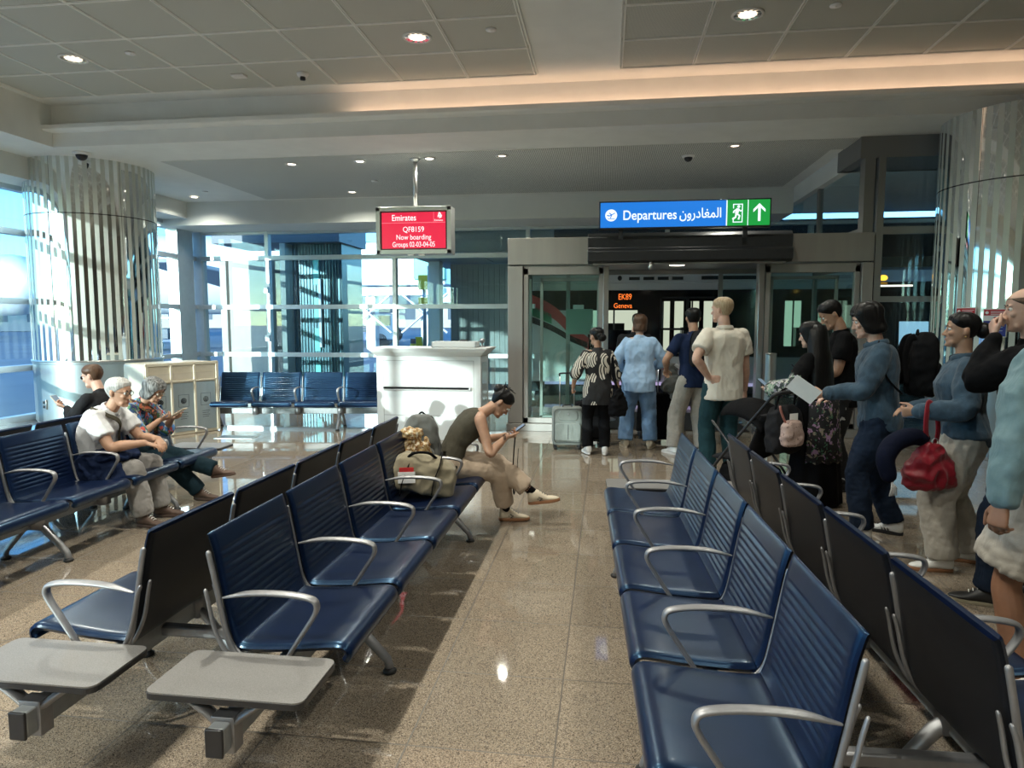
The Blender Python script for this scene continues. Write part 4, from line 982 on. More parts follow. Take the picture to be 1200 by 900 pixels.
def head_pt(ph, z, sc=1.0, add=0.0):
    f, b, w_ = head_at(z); a = (f - b) / 2; c = (f + b) / 2; cs, sn = math.cos(ph), math.sin(ph); e = .86
    return Vector((c + (a * sc + add) * math.copysign(abs(cs) ** e, cs), (w_ * sc + add) * math.copysign(abs(sn) ** e, sn), z))
def ik(a, b, l1, l2, hint):
    a = Vector(a); b = Vector(b); d = b - a; L = d.length
    if L > (l1 + l2) * .995: b = a + d.normalized() * (l1 + l2) * .995; d = b - a; L = d.length
    u = d / L; x = (l1 * l1 - l2 * l2 + L * L) / (2 * L); h = math.sqrt(max(0, l1 * l1 - x * x))
    hv = Vector(hint); hv = (hv - u * hv.dot(u))
    if hv.length < 1e-4: hv = u.orthogonal()
    return a + u * x + hv.normalized() * h, b
def frame(f, up):
    f = Vector(f).normalized(); l = Vector(up).cross(f).normalized(); u = f.cross(l); return f, l, u
def ring(c, u, v, hu, hvF, hvB, n=20, e=.85):
    out = []
    for k in range(n):
        t = 2 * PI * k / n; cs, sn = math.cos(t), math.sin(t)
        out.append(c + u * hu * math.copysign(abs(sn) ** e, sn) + v * (hvF if cs > 0 else hvB) * math.copysign(abs(cs) ** e, cs))
    return out
def limb(g, pts, rs, n=14):
    """smooth tapered limb through pts with radii rs"""
    P = [Vector(q) for q in pts]; path = cat_path(P, 6); m = len(path); R_ = []
    for i in range(m):
        t = i / 6; j = min(int(t), len(rs) - 2); f = t - j; f = f * f * (3 - 2 * f); R_.append(rs[j] * (1 - f) + rs[j + 1] * f)
    g.tube(path, R_, n=n, round_ends=True)
def hand_geo(g, wrist, d, nrm, side, s=1.0, curl=(.5, .5, .4), spread=.12, thumb=(.5, .6)):
    """wrist, d: direction of the fingers, nrm: palm-side normal, side: +1 left hand (thumb towards l)"""
    d = Vector(d).normalized(); nrm = Vector(nrm); nrm = (nrm - d * nrm.dot(d)).normalized(); l = nrm.cross(d).normalized() * side
    # l points to the thumb side
    w = Vector(wrist)
    rings = []
    for t, hw, th in ((-.012, .026, .019), (.01, .028, .018), (.04, .036, .015), (.07, .041, .0135), (.088, .040, .011), (.096, .034, .008)):
        c = w + d * t * s; rings.append(ring(c, l, nrm, hw * s, th * s, th * s, n=14, e=.8))
    g.loft(rings)
    for i, (off, ln, r) in enumerate(((.030, .072, .0088), (.010, .080, .0092), (-.011, .074, .0086), (-.030, .058, .0078))):
        p = w + d * (.086 - .006 * abs(i - 1)) * s + l * off * s; dd = (d + l * spread * (off / .03)).normalized(); ax = l
        pts = [p - dd * .02 * s, p]; seg = (.46, .30, .24); cc = dd
        for q in range(3):
            c_ = curl[q] * (1 + .08 * i); cc = (cc * math.cos(c_) + nrm * math.sin(c_)).normalized(); 
            # keep turning about the knuckle axis
            nr = (nrm * math.cos(sum(curl[:q + 1])) - dd * math.sin(sum(curl[:q + 1]))).normalized()
            tot = sum(curl[:q + 1]) * (1 + .08 * i); cc = dd * math.cos(tot) + nrm * math.sin(tot)
            pts.append(pts[-1] + cc * ln * seg[q] * s)
        g.tube(pts, [r * s, r * s * 1.05, r * s, r * s * .92, r * s * .82], n=10, round_ends=True)
    b = w + d * .022 * s + l * .026 * s + nrm * .004 * s
    t1 = (d * .62 + l * (.75 * (1 - thumb[0] * .4)) + nrm * .5 * thumb[0]).normalized(); t2 = (d * .9 + l * (.35 - .5 * thumb[1]) + nrm * .45 * thumb[1]).normalized()
    g.tube([b - t1 * .012 * s, b + t1 * .020 * s, b + t1 * .045 * s, b + t1 * .045 * s + t2 * .028 * s, b + t1 * .045 * s + t2 * .050 * s], [.013 * s, .0135 * s, .0105 * s, .0098 * s, .0082 * s], n=10, round_ends=True)
class Person:
    def __init__(p, label, x, y, heading, H=1.75, female=False, build=1.0, skin='skin_light', **kw):
        p.s = s = H / 1.75; p.f = female; p.b = build; p.skin = skin
        p.root = empty('person', (x, y, kw.get('z', 0)), heading, label, 'person', kw.get('group'))
        p.pel = Vector(kw.get('pel', (0, 0, .93 * s)))
        lean, side, twist = kw.get('lean', 2), kw.get('side', 0), kw.get('twist', 0); bend = kw.get('bend', 0)
        pyaw = R(kw.get('pyaw', 0)); cyaw = pyaw + R(twist)
        p.latp = Vector((-math.sin(pyaw), math.cos(pyaw), 0)); fwp = Vector((math.cos(pyaw), math.sin(pyaw), 0))
        p.fwc = Vector((math.cos(cyaw), math.sin(cyaw), 0)); p.latc = Vector((-math.sin(cyaw), math.cos(cyaw), 0))
        # spine curve
        L = .53 * s; pts = [p.pel]; nseg = 8
        for i in range(nseg):
            t = (i + .5) / nseg; a = R(lean + bend * (t - .35) * 2); d = (fwp.lerp(p.fwc, t).normalized() * math.sin(a) + Vector((0, 0, 1)) * math.cos(a) + p.latc * math.sin(R(side) * t)).normalized()
            pts.append(pts[-1] + d * L / nseg)
        p.sp = pts; p.up = (pts[-1] - pts[-2]).normalized()
        p.neck = pts[-1]
        shw = (.178 if not female else .158) * s * (.6 + .4 * build)
        sc = pts[-1] - p.up * .055 * s
        shr = kw.get('shrug', (0, 0))
        p.fch = (p.fwc - p.up * p.fwc.dot(p.up)).normalized()
        p.sh = {1: sc + p.latc * shw + p.up * shr[0], -1: sc - p.latc * shw + p.up * shr[1]}
        hp = kw.get('head', (0, 0, 0)); hy = cyaw + R(hp[0]); hpit = R(hp[1])
        hf = Vector((math.cos(hy) * math.cos(hpit), math.sin(hy) * math.cos(hpit), -math.sin(hpit)))
        hl = Vector((-math.sin(hy), math.cos(hy), 0)); roll = R(hp[2]) if len(hp) > 2 else 0
        hu = hf.cross(hl); hl, hu = hl * math.cos(roll) + hu * math.sin(roll), hu * math.cos(roll) - hl * math.sin(roll)
        nd = (p.up * .75 + hu * .4 + hf * .12).normalized()
        p.hs = s * (1.0 if not female else .96)
        p.hb = p.neck + nd * .105 * s - hu * .035 * s + hf * .012 * s; p.hM = Matrix((hf, hl, hu)).transposed()
        p.LA = (.295 * s, .255 * s); p.LL = (.435 * s, .425 * s)
        p.el, p.wr, p.hd = {}, {}, {}
        for k, key in ((1, 'L'), (-1, 'R')):
            tgt = kw.get('wr' + key, tuple(Vector((.03, k * .27, .83)) * s)); hint = kw.get('el' + key, (-1, k * .35, -.2))
            p.el[k], p.wr[k] = ik(p.sh[k], tgt, *p.LA, hint)
            p.hd[k] = kw.get('hand' + key, {})
        hw = .088 * s
        p.hip, p.kn, p.an, p.ft = {}, {}, {}, {}
        for k, key in ((1, 'L'), (-1, 'R')):
            p.hip[k] = p.pel + p.latp * k * hw - Vector((0, 0, .02 * s)); tgt = kw.get('an' + key, (0, k * .10, .085)); hint = kw.get('kn' + key, (1, k * .12, 0))
            p.kn[k], p.an[k] = ik(p.hip[k], tgt, *p.LL, hint); p.ft[k] = kw.get('ft' + key, (0, 0))
        p.kw = kw
    def W(p, v): return p.root.matrix_basis @ Vector(v)
    def H(p, v): return p.hb + p.hM @ (Vector(v) * p.hs)
    def spt(p, t):
        t = t * 8; i = max(0, min(7, int(math.floor(t)))); return p.sp[i] + (p.sp[i + 1] - p.sp[i]) * (t - i)
    def sfr(p, t):
        i = max(0, min(7, int(t * 8))); u = (p.sp[i + 1] - p.sp[i]).normalized(); tt = max(0, min(1, t)); l = (p.latp.lerp(p.latc, tt)); l = (l - u * l.dot(u)).normalized(); f = l.cross(u); return u, l, f
    def torso(p, g, grow=0.0, t0=-.12, t1=1.0, hem=None, neckr=None, belly=0.0, taper=1.0):
        s, b = p.s, p.b; sg = s
        if not p.f: prof = [(-.12, .152, .085, .105), (0, .163, .095, .115), (.15, .158, .10, .100), (.33, .150, .105, .088), (.55, .163, .112, .098), (.72, .172, .112, .108), (.84, .168, .095, .103), (.92, .130, .070, .085), (.985, .080, .052, .066)]
        else: prof = [(-.12, .155, .085, .112), (0, .170, .092, .120), (.15, .155, .092, .098), (.35, .128, .085, .080), (.55, .140, .108, .088), (.68, .148, .118, .095), (.80, .150, .090, .092), (.90, .120, .062, .075), (.985, .070, .045, .056)]
        rings = []
        for t, w_, f, bk in prof:
            if t < t0 or t > t1: continue
            u, l, fw = p.sfr(t); c = p.spt(t); bl = belly * max(0, 1 - abs(t - .22) / .35)
            k = 1.0 if t > .9 else 1.0; gr = grow * (.35 if t > .95 else 1) 
            rings.append(ring(c, l, fw, w_ * s * b + gr, (f * b + bl) * s + gr, bk * s * (.7 + .3 * b) + gr))
        if hem:
            # hem: list of (z below pelvis, half width, half depth front, back)
            low = [ring(p.pel + Vector((0, 0, -dz * s)) + p.fwc * ox, p.latp, p.latp.cross(Vector((0, 0, 1))), w_ * s, f * s, bk * s) for dz, w_, f, bk, ox in hem]
            rings = low + rings[1:]
        g.loft(rings)
    def body(p, voxel=.0065):
        s, b = p.s, p.b; g = G()
        p.torso(g)
        limb(g, [p.neck - p.up * .05 * s, p.neck.lerp(p.H((-.02, 0, .03)), .5), p.H((-.012, 0, .05))], [.062 * s, .053 * s * (.93 if p.f else 1.05), .055 * s])
        for k in (1, -1):
            g.tube([p.neck - p.up * .035 * s, p.sh[k] + p.up * .005], [.052 * s, .050 * s], n=12, round_ends=True)
            a = .9 if p.f else 1.05; a *= (.5 + .5 * b)
            m1 = p.sh[k].lerp(p.el[k], .5); m2 = p.el[k].lerp(p.wr[k], .3)
            limb(g, [p.sh[k], m1, p.el[k], m2, p.wr[k]], [.056 * s * a, .047 * s * a, .039 * s * a, .042 * s * a, .027 * s * a])
            h = p.hd[k]; fd = (p.wr[k] - p.el[k]).normalized(); d = h.get('d', fd); n_ = h.get('n', (0, -k, 0) if abs(fd.z) > .6 else (0, 0, -1))
            hand_geo(g, p.wr[k] + Vector(d).normalized() * .012, d, n_, k, s * (.93 if p.f else 1.0), h.get('curl', (.35, .4, .3)), h.get('spread', .1), h.get('thumb', (.5, .5)))
            m3 = p.hip[k].lerp(p.kn[k], .45); m4 = p.kn[k].lerp(p.an[k], .32)
            limb(g, [p.hip[k], m3, p.kn[k], m4, p.an[k]], [.088 * s * b, .075 * s * b, .054 * s, .055 * s * (.6 + .4 * b), .036 * s])
            f = p.foot_dir(k)[0]; g.ell(p.an[k] + f * .06 * s - p.foot_dir(k)[2] * .055 * s, (.075 * s, .026 * s, .020 * s), rot=Matrix(p.foot_dir(k)).transposed())
        # head
        rings = []
        for z, *_ in HEADP: rings.append([p.H(head_pt(2 * PI * k / 28, z)) for k in range(28)])
        g.loft(rings)
        g.tube([p.H((.086, 0, .132)), p.H((.100, 0, .108)), p.H((.111, 0, .089))], [.008 * p.hs, .010 * p.hs, .0125 * p.hs], n=12, round_ends=True)
        for k in (1, -1):
            g.ell(p.H((.098, k * .011, .084)), (.011, .008, .007)); g.ell(p.H((.084, k * .030, .146)), (.012, .024, .008), rot=p.hM)
            g.ell(p.H((.072, k * .040, .098)), (.020, .018, .018), rot=p.hM); g.ell(p.H((.060, k * .036, .035)), (.02, .015, .018), rot=p.hM)
            er = p.hM @ Matrix.Rotation(k * .35, 3, 'Z')
            g.ell(p.H((-.012, k * .076, .112)), (.018, .007, .031), rot=er); g.ell(p.H((-.017, k * .084, .118)), (.016, .006, .026), rot=er)
        g.ell(p.H((.092, 0, .058)), (.009, .022, .0055), rot=p.hM); g.ell(p.H((.089, 0, .048)), (.009, .019, .0065), rot=p.hM); g.ell(p.H((.088, 0, .014)), (.012, .018, .012), rot=p.hM)
        me = remesh_geo(g, voxel, 3, .45); p.skin_obj = mesh_obj('body', me, p.skin, p.root, True)
        if p.kw.get('face', True):
            for k in (1, -1):
                q = G(); q.ell(p.H((.0795, k * .031, .128)), (.0125, .0125, .0125), rot=p.hM, n=16); e = q.build('eye', 'eye_white', p.root, smooth=True)
                q = G(); q.ell(p.H((.0895, k * .0315, .127)), (.004, .0062, .0062), rot=p.hM, n=12); q.build('iris', 'eye_dark', e, smooth=True)
                q = G(); q.tube([p.H((.093, k * .015, .147)), p.H((.0945, k * .030, .1525)), p.H((.083, k * .047, .147))], [.003, .0038, .002], n=6, round_ends=True); q.build('eyebrow', p.kw.get('hairmat', 'hair_black'), p.root, smooth=True)
            q = G(); q.ell(p.H((.0965, 0, .0585)), (.005, .019, .0035), rot=p.hM); q.ell(p.H((.0945, 0, .0495)), (.005, .017, .0042), rot=p.hM); q.build('lips', 'lip', p.root, smooth=True)
    def foot_dir(p, k):
        y, pt = R(p.ft[k][0]), R(p.ft[k][1])
        f = Vector((math.cos(y) * math.cos(pt), math.sin(y) * math.cos(pt), math.sin(pt))); l = Vector((-math.sin(y), math.cos(y), 0)); u = f.cross(l)
        r = R(p.ft[k][2]) if len(p.ft[k]) > 2 else 0
        if r: l, u = l * math.cos(r) + u * math.sin(r), u * math.cos(r) - l * math.sin(r)
        return f, l, u
    def hair(p, mat, style='short', thick=.012, seed=1):
        """hairline z as a function of the angle from the front; bulk by style"""
        nph, nz = 48, 18
        def hairline(ph):
            a = abs(math.atan2(math.sin(ph), math.cos(ph)))
            pts = {'short': [(0, .190), (.5, .182), (.85, .168), (1.15, .150), (1.45, .125), (1.75, .118), (2.1, .060), (PI, .045)],
                   'bun': [(0, .188), (.5, .178), (.85, .160), (1.2, .140), (1.5, .130), (1.8, .110), (2.2, .062), (PI, .050)],
                   'bob': [(0, .188), (.5, .178), (.8, .150), (1.0, .070), (1.3, .02), (1.7, .0), (PI, -.005)],
                   'long': [(0, .190), (.5, .180), (.8, .150), (1.05, .060), (1.3, .01), (PI, .0)],
                   'bald': [(0, .19), (.5, .185), (.9, .165), (1.2, .150), (1.5, .128), (1.75, .120), (2.1, .062), (PI, .048)]}[style]
            for (a0, z0), (a1, z1) in zip(pts[:-1], pts[1:]):
                if a <= a1: return z0 + (z1 - z0) * (a - a0) / (a1 - a0)
            return pts[-1][1]
        g = G(); vs = []; fs = []
        top = .2355
        if style == 'bald': top = .186
        for i in range(nz + 1):
            t = i / nz
            for k in range(nph):
                ph = 2 * PI * k / nph; zl = hairline(ph) + (.010 * noise.noise(Vector((k * .9, seed, 0))) if style not in ('bob', 'long') else .006 * noise.noise(Vector((k * .8, seed, 0))))
                if style == 'bald': zl = min(zl, top - .002)
                z = zl + (top - zl) * (t ** .8)
                th = thick * ((min(1, t / .12) ** .5 if style in ('bob', 'long') else min(1, t / .38) ** .7) if t > 0 else 0) * (1 + .30 * noise.noise(Vector((math.cos(ph) * 2.5, math.sin(ph) * 2.5, z * 18 + seed))))
                if style == 'bald' : th *= max(0.0, 1 - t * 1.0)
                add = th * (1 + .30 * noise.noise(Vector((k * 1.1, z * 14, seed))))
                v = head_pt(ph, max(z, 0.045 if style in ('bob', 'long') else 0), 1.0, add - (.004 if t == 0 else 0))
                if style in ('bob', 'long') and z < .1:
                    back = head_pt(ph, .11, 1.0, add); fl = (.1 - z) * (.16 if style == 'bob' else .05); v = Vector((back.x * (1 + fl) - .0, back.y * (1 + fl * 1.6), z))
                v.z = z + (add * max(0, (z - .17) / .066) if t > .3 else 0)
                vs.append(p.H(v))
        for i in range(nz):
            for k in range(nph): fs.append((i * nph + k, i * nph + (k + 1) % nph, (i + 1) * nph + (k + 1) % nph, (i + 1) * nph + k))
        if style != 'bald': fs.append(tuple(nz * nph + k for k in range(nph)))
        # close underside inside the head
        base = len(vs)
        for k in range(nph):
            ph = 2 * PI * k / nph; q = head_pt(ph, max(hairline(ph), .045) if style != 'bald' else hairline(ph), .86); q.z = max(q.z, hairline(ph)); vs.append(p.H(q))
        for k in range(nph): fs.append((base + k, base + (k + 1) % nph, (k + 1) % nph, k))
        g.add(vs, fs)
        o = g.build('hair', mat, p.root, smooth=True)
        sb = o.modifiers.new('sub', 'SUBSURF'); sb.levels = 1; sb.render_levels = 1
        return o
    def shirt(p, name, mat, sleeve='short', grow=.016, hem=None, loose=1.0, voxel=.010, wr=.004, cuff=None, belly=0.0, collar=True, seed=1, open_neck=False):
        s = p.s; g = G(); p.torso(g, grow, hem=hem, belly=belly)
        for k in (1, -1):
            g.tube([p.neck - p.up * .05 * s, (p.sh[k] + p.up * .004) if sleeve != 'none' else p.neck.lerp(p.sh[k], .55)], [.060 * s, .060 * s if sleeve != 'none' else .042 * s], n=14, round_ends=True)
            a = (.9 if p.f else 1.05) * (.5 + .5 * p.b)
            if sleeve == 'short':
                e = p.sh[k].lerp(p.el[k], .66); g.tube([p.sh[k], p.sh[k].lerp(e, .5), e], [.064 * s * a, .068 * s * a * loose, .068 * s * a * loose], n=16)
                g.ell(p.sh[k], (.066 * s * a,) * 3)
            elif sleeve == 'long':
                lw = loose; w2 = cuff or .036
                limb(g, [p.sh[k], p.sh[k].lerp(p.el[k], .5), p.el[k], p.el[k].lerp(p.wr[k], .5), p.wr[k].lerp(p.el[k], .03)], [.067 * s * a, .060 * s * a * lw, .052 * s * lw, .048 * s * lw, w2 * s])
            elif sleeve == 'none': g.ell(p.sh[k].lerp(p.neck, .42), (.040 * s,) * 3)
            elif sleeve == 'elbow':
                e = p.el[k].lerp(p.wr[k], .12); limb(g, [p.sh[k], p.sh[k].lerp(p.el[k], .5), e], [.062 * s, .060 * s * loose, .066 * s * loose])
        if collar: g.tube([p.neck - p.up * .02 * s - p.fch * .004, p.neck + p.up * .030 * s], [.072 * s, .064 * s], n=18)
        me = remesh_geo(g, voxel, 4, .5)
        if wr: wrinkle(me, wr, 7.0 / s, seed, (1, 1, .7)); wrinkle(me, wr * .4, 19.0 / s, seed + 3, (1, 1, .6))
        return mesh_obj(name, me, mat, p.root, True)
    def pants(p, name, mat, thigh=.098, knee=.072, hem=.062, length=1.0, voxel=.011, wr=.0035, top=.12, seed=2, grow=.010):
        s = p.s; b = p.b; g = G()
        p.torso(g, grow, t1=top, hem=None)
        for k in (1, -1):
            g.ell(p.hip[k] - Vector((0, 0, .01)), (.096 * s * b, .096 * s * b, .10 * s * b))
            if length > .6:
                end = p.an[k] + (p.kn[k] - p.an[k]).normalized() * .015
                end = p.kn[k].lerp(end, (length - .5) / .5 if length < 1 else 1)
                A, B, C = p.hip[k], p.kn[k], end
                limb(g, [A, A.lerp(B, .5), B], [thigh * s * b, (thigh * .55 + knee * .45) * s * b, knee * s])
                g.tube([B, B.lerp(C, .5), C], [knee * s, (knee + hem) / 2 * s, hem * s], n=18)
                g.ell(B, (knee * s * 1.0,) * 3)
            else:
                e = p.hip[k].lerp(p.kn[k], length * 1.6); g.tube([p.hip[k], e], [thigh * s * b, hem * s], n=18)
        me = remesh_geo(g, voxel, 4, .5)
        if wr: wrinkle(me, wr, 8.0, seed, (1, 1, .8)); wrinkle(me, wr * .45, 22.0, seed + 5, (1, 1, 1.2))
        return mesh_obj(name, me, mat, p.root, True)
    def shoes(p, mat, sole='white_paint', chunky=1.0, mark=None):
        s = p.s
        for k in (1, -1):
            f, l, u = p.foot_dir(k); o = p.an[k] - u * .085 * s; M3 = Matrix((f, l, u)).transposed()
            def T(x, y, z): return o + M3 @ (Vector((x, y, z)) * s)
            g = G(); rings = []
            for x, w_, h, z0 in ((-.068, .012, .07, .03), (-.062, .032, .118, .02), (-.045, .042, .134, .016), (-.01, .045, .134, .015), (.03, .043, .122, .015), (.07, .042, .088, .015), (.11, .046, .058, .015), (.15, .046, .050, .016), (.18, .036, .042, .018), (.20, .018, .034, .02), (.205, .006, .028, .022)):
                rings.append([T(x, w_ * math.copysign(abs(math.sin(a)) ** .8, math.sin(a)), z0 + (h - z0) * (.5 - .5 * math.cos(a))) for a in [2 * PI * j / 16 for j in range(16)]])
            g.loft(rings); sh = g.build('shoe', mat, p.root, smooth=True)
            g = G(); out = []
            for j in range(28):
                a = 2 * PI * j / 28; cs, sn = math.cos(a), math.sin(a); x = .07 + .142 * math.copysign(abs(cs) ** .75, cs); w_ = .040 + .008 * (1 if x > .08 else 0) - .004 * (x < 0); out.append((x, w_ * math.copysign(abs(sn) ** .85, sn)))
            z1 = .020 * chunky
            g.loft([[T(x * q + .07 * (1 - q), y * q, z) for x, y in out] for z, q in ((0, .95), (.004, 1), (z1, 1.0), (z1 + .004, .96))]); g.build('sole', sole, sh, smooth=True).data.set_sharp_from_angle(angle=R(50))
            g = G()
            for j in range(4): g.tube([T(.045 + .02 * j, -.020, .100 - .011 * j), T(.047 + .02 * j, 0, .112 - .0125 * j), T(.045 + .02 * j, .020, .100 - .011 * j)], .003 * s, n=6)
            if mark:
                for sgn in (1, -1):
                    if mark == 'stripes':
                        for j in range(3): g.tube([T(.02 + .022 * j, sgn * .043, .03), T(.035 + .022 * j, sgn * .036, .062)], .0045 * s, n=6)
                    if mark == 'chevron':
                        g.tube([T(.03, sgn * .042, .065), T(.06, sgn * .045, .05), T(.035, sgn * .044, .032)], .0045 * s, n=6); g.ell(T(.02, sgn * .041, .048), (.005, .005, .005))
            g.build('laces', 'black_plastic' if mark else 'paper', sh, smooth=True)
    def collar(p, mat):
        q = G(); u = p.up; c = p.neck + u * .016 * p.s
        for dr, dz in ((0, 0),):
            q.tube([c + p.latc * .075 * p.s * math.sin(a) + p.fch * (.080 * p.s * math.cos(a)) - u * .022 * p.s * (math.cos(a) > 0) * math.cos(a) for a in [R(18) + R(324) * k / 32 for k in range(33)]], .021 * p.s, n=10, flat=(.45, 1), up=tuple(u))
        q.build('collar', mat, p.root, smooth=True)
    def cuffs(p, mat, r):
        for k in (1, -1):
            q = G(); q.tube([p.wr[k].lerp(p.el[k], .01), p.wr[k].lerp(p.el[k], .05), p.wr[k].lerp(p.el[k], .22), p.wr[k].lerp(p.el[k], .25)], [r * .95, r * 1.08, r * 1.12, r], n=20); q.build('cuff', mat, p.root, smooth=True)
    def sock(p, mat, k, z0=0.0, z1=.14):
        a = p.an[k]; d = (p.kn[k] - a).normalized(); q = G(); q.tube([a - d * .02, a + d * z1 * .5, a + d * z1], [.040 * p.s, .039 * p.s, .045 * p.s], n=16); return q.build('sock', mat, p.root, smooth=True)
    def glasses(p, dark=False, mat='wire_metal'):
        g = G()
        for k in (1, -1):
            pts = [p.H((.103 - .15 * abs(math.sin(a) * .02), k * .031 + .023 * math.cos(a), .126 + .019 * math.sin(a))) for a in [2 * PI * j / 20 for j in range(21)]]
            g.tube(pts, .0016, n=6); g.tube([p.H((.100, k * .053, .130)), p.H((.05, k * .074, .134)), p.H((-.012, k * .078, .130)), p.H((-.03, k * .077, .115))], .0016, n=6)
        g.tube([p.H((.103, -.009, .130)), p.H((.107, 0, .133)), p.H((.103, .009, .130))], .0016, n=6)
        o = g.build('glasses', mat, p.root, smooth=True)
        for k in (1, -1):
            q = G(); q.loft([[p.H((x, k * .031 + .022 * math.cos(a), .126 + .018 * math.sin(a))) for a in [2 * PI * j / 20 for j in range(20)]] for x in (.1015, .103)]); q.build('lens', 'lens_dark' if dark else 'clear_glass', o)
        return o
# ================================================================== PEOPLE
fabric('cloth_black', (.006, .006, .007), amt=.2); fabric('cloth_charcoal', (.020, .020, .022)); fabric('cloth_blue', (.36, .52, .72), (.30, .46, .66)); fabric('denim_light', (.16, .27, .43), (.10, .19, .33), 420)
fabric('denim', (.048, .088, .128), (.020, .038, .058), 420); fabric('denim_dark', (.010, .018, .036), (.006, .011, .022), 420); fabric('cloth_navy', (.012, .022, .06)); fabric('cloth_stone', (.36, .34, .30)); fabric('cloth_cream', (.66, .61, .52), (.58, .54, .46)); fabric('cloth_teal', (.018, .052, .062))
fabric('cloth_offwhite', (.42, .39, .34)); fabric('cloth_white', (.66, .66, .66), (.56, .57, .58)); fabric('cloth_olive', (.075, .068, .05)); fabric('cloth_sand', (.46, .36, .27), (.40, .31, .23)); fabric('cloth_grey', (.27, .255, .24)); fabric('cloth_aqua', (.17, .26, .28), (.12, .20, .22)); fabric('cloth_darkteal', (.012, .030, .042)); fabric('cloth_red', (.24, .008, .018), (.16, .004, .012), 200, rough=.45)
fabric('cloth_khaki', (.27, .235, .16), (.22, .19, .13)); fabric('bag_grey', (.13, .135, .125), (.10, .105, .10)); fabric('pillow_navy', (.004, .006, .018)); fabric('cushion_grey', (.17, .155, .13)); fabric('luggage_grey', (.20, .22, .20), (.16, .18, .165), 500, rough=.7)
print_mat('leaf_print', (.008, .008, .009), [(.62, .58, .50)], scale=8.5, leaf=True); print_mat('floral_dark', (.006, .006, .008), [(.22, .19, .14), (.30, .18, .30), (.05, .14, .08)], scale=17, thr=.60); print_mat('floral_light', (.02, .03, .03), [(.25, .35, .25), (.35, .33, .38), (.5, .48, .42)], scale=20, thr=.56)
print_mat('floral_blue', (.03, .07, .16), [(.10, .26, .55), (.08, .20, .10), (.45, .45, .42), (.5, .08, .06)], scale=10, thr=.54); print_mat('scarf_print', (.42, .29, .13), [(.55, .48, .36), (.25, .12, .04)], scale=30, thr=.52); print_mat('track_print', (.008, .008, .009), [(.5, .5, .5)], scale=12, thr=.64); print_mat('strap_pattern', (.03, .02, .015), [(.30, .07, .03), (.22, .15, .05)], scale=30, thr=.55); print_mat('pink_spots', (.50, .36, .31), [(.22, .14, .12)], scale=40, thr=.62)
pm('shoe_white', (.72, .72, .70), .5); pm('shoe_cream', (.58, .50, .38), .55); pm('shoe_brown', (.085, .05, .035), .7); pm('gum_sole', (.28, .13, .06), .55); pm('shoe_black', (.015, .015, .016), .5); pm('phone_back', (.03, .03, .035), .2); emat('phone_screen', (.25, .35, .45), .35); pm('tag_red', (.6, .03, .03), .5); pm('gold', (.6, .42, .15), .3, .9); pm('tag_green', (.02, .25, .12), .5)
GA = 'passengers queueing at the gate'
def hem_std(p, a=.155, w_=1.0): return None
def phone(owner, at, fwd, up, label, w_=.075, h_=.155, mat='phone_back', cat='phone'):
    """at/fwd/up given in the owner's local frame: fwd = screen normal, up = long side"""
    n = Vector(fwd).normalized(); u = Vector(up); u = (u - n * u.dot(n)).normalized(); r = u.cross(n)
    Mx = owner.root.matrix_basis @ Matrix.Translation(Vector(at)) @ Matrix((r, u, n)).transposed().to_4x4()
    o = bpy.data.objects.new('phone', None); COL.objects.link(o); o.matrix_basis = Mx; tag(o, label, cat)
    g = G(); g.loft([[Vector((x, y, z)) for x, y in rpoly(-w_ / 2, w_ / 2, -h_ / 2, h_ / 2, .010)] for z in (-.0045, .0035)]); g.build('case', mat, o, bevel=.002)
    g = G(); g.loft([[Vector((x, y, z)) for x, y in rpoly(-w_ / 2 + .004, w_ / 2 - .004, -h_ / 2 + .004, h_ / 2 - .004, .008)] for z in (.0035, .0042)]); g.build('display', 'phone_screen', o)
    return o

# 1 --- woman in the black and white leaf blouse
p = Person('short woman in a black blouse with white leaf print beside a grey suitcase', -.10, 8.72, R(98), H=1.60, female=True, build=1.08, skin='skin_tan', lean=3, head=(28, 4), wrL=(.08, .30, .86), elL=(-1, .5, 0), wrR=(.10, -.28, .80), handR=dict(curl=(1.2, 1.2, .8)), handL=dict(curl=(1.1, 1.2, .8)), anL=(.03, .11, .085), anR=(-.02, -.10, .085), ftL=(12, 0), ftR=(-10, 0))
p.body(); p.hair('hair_black', 'bun', .020); q = G(); q.ell(p.H((-.125, -.01, .10)), (.05, .055, .05)); q.ell(p.H((-.11, .02, .13)), (.04, .04, .035)); o = q.build('hair_bun', 'hair_black', p.root, smooth=True)
p.shirt('blouse', 'leaf_print', 'elbow', .020, hem=[(.22, .215, .15, .16, 0), (.08, .205, .14, .155, 0)], loose=1.25, seed=4)
p.pants('trousers', 'cloth_black', .10, .080, .078, seed=5); p.shoes('shoe_white')
# 2 --- tall man in charcoal behind her
p = Person('man in a charcoal long shirt standing behind the woman in the light blue shirt', .40, 10.05, R(75), H=1.80, build=.98, skin='skin_light', lean=5, head=(-30, 22), wrL=(.22, .16, 1.05), wrR=(.25, -.10, 1.08), anL=(0, .10, .085), anR=(.05, -.11, .085), handL=dict(curl=(.8, .8, .5)), handR=dict(curl=(.8, .8, .5)))
p.body(); p.hair('hair_black', 'short', .010); p.shirt('shirt', 'cloth_charcoal', 'long', .018, hem=[(.12, .185, .125, .14, 0), (.03, .18, .12, .135, 0)], seed=6); p.pants('trousers', 'cloth_black', .095, .075, .07, seed=7); p.shoes('shoe_black', 'black_rubber')
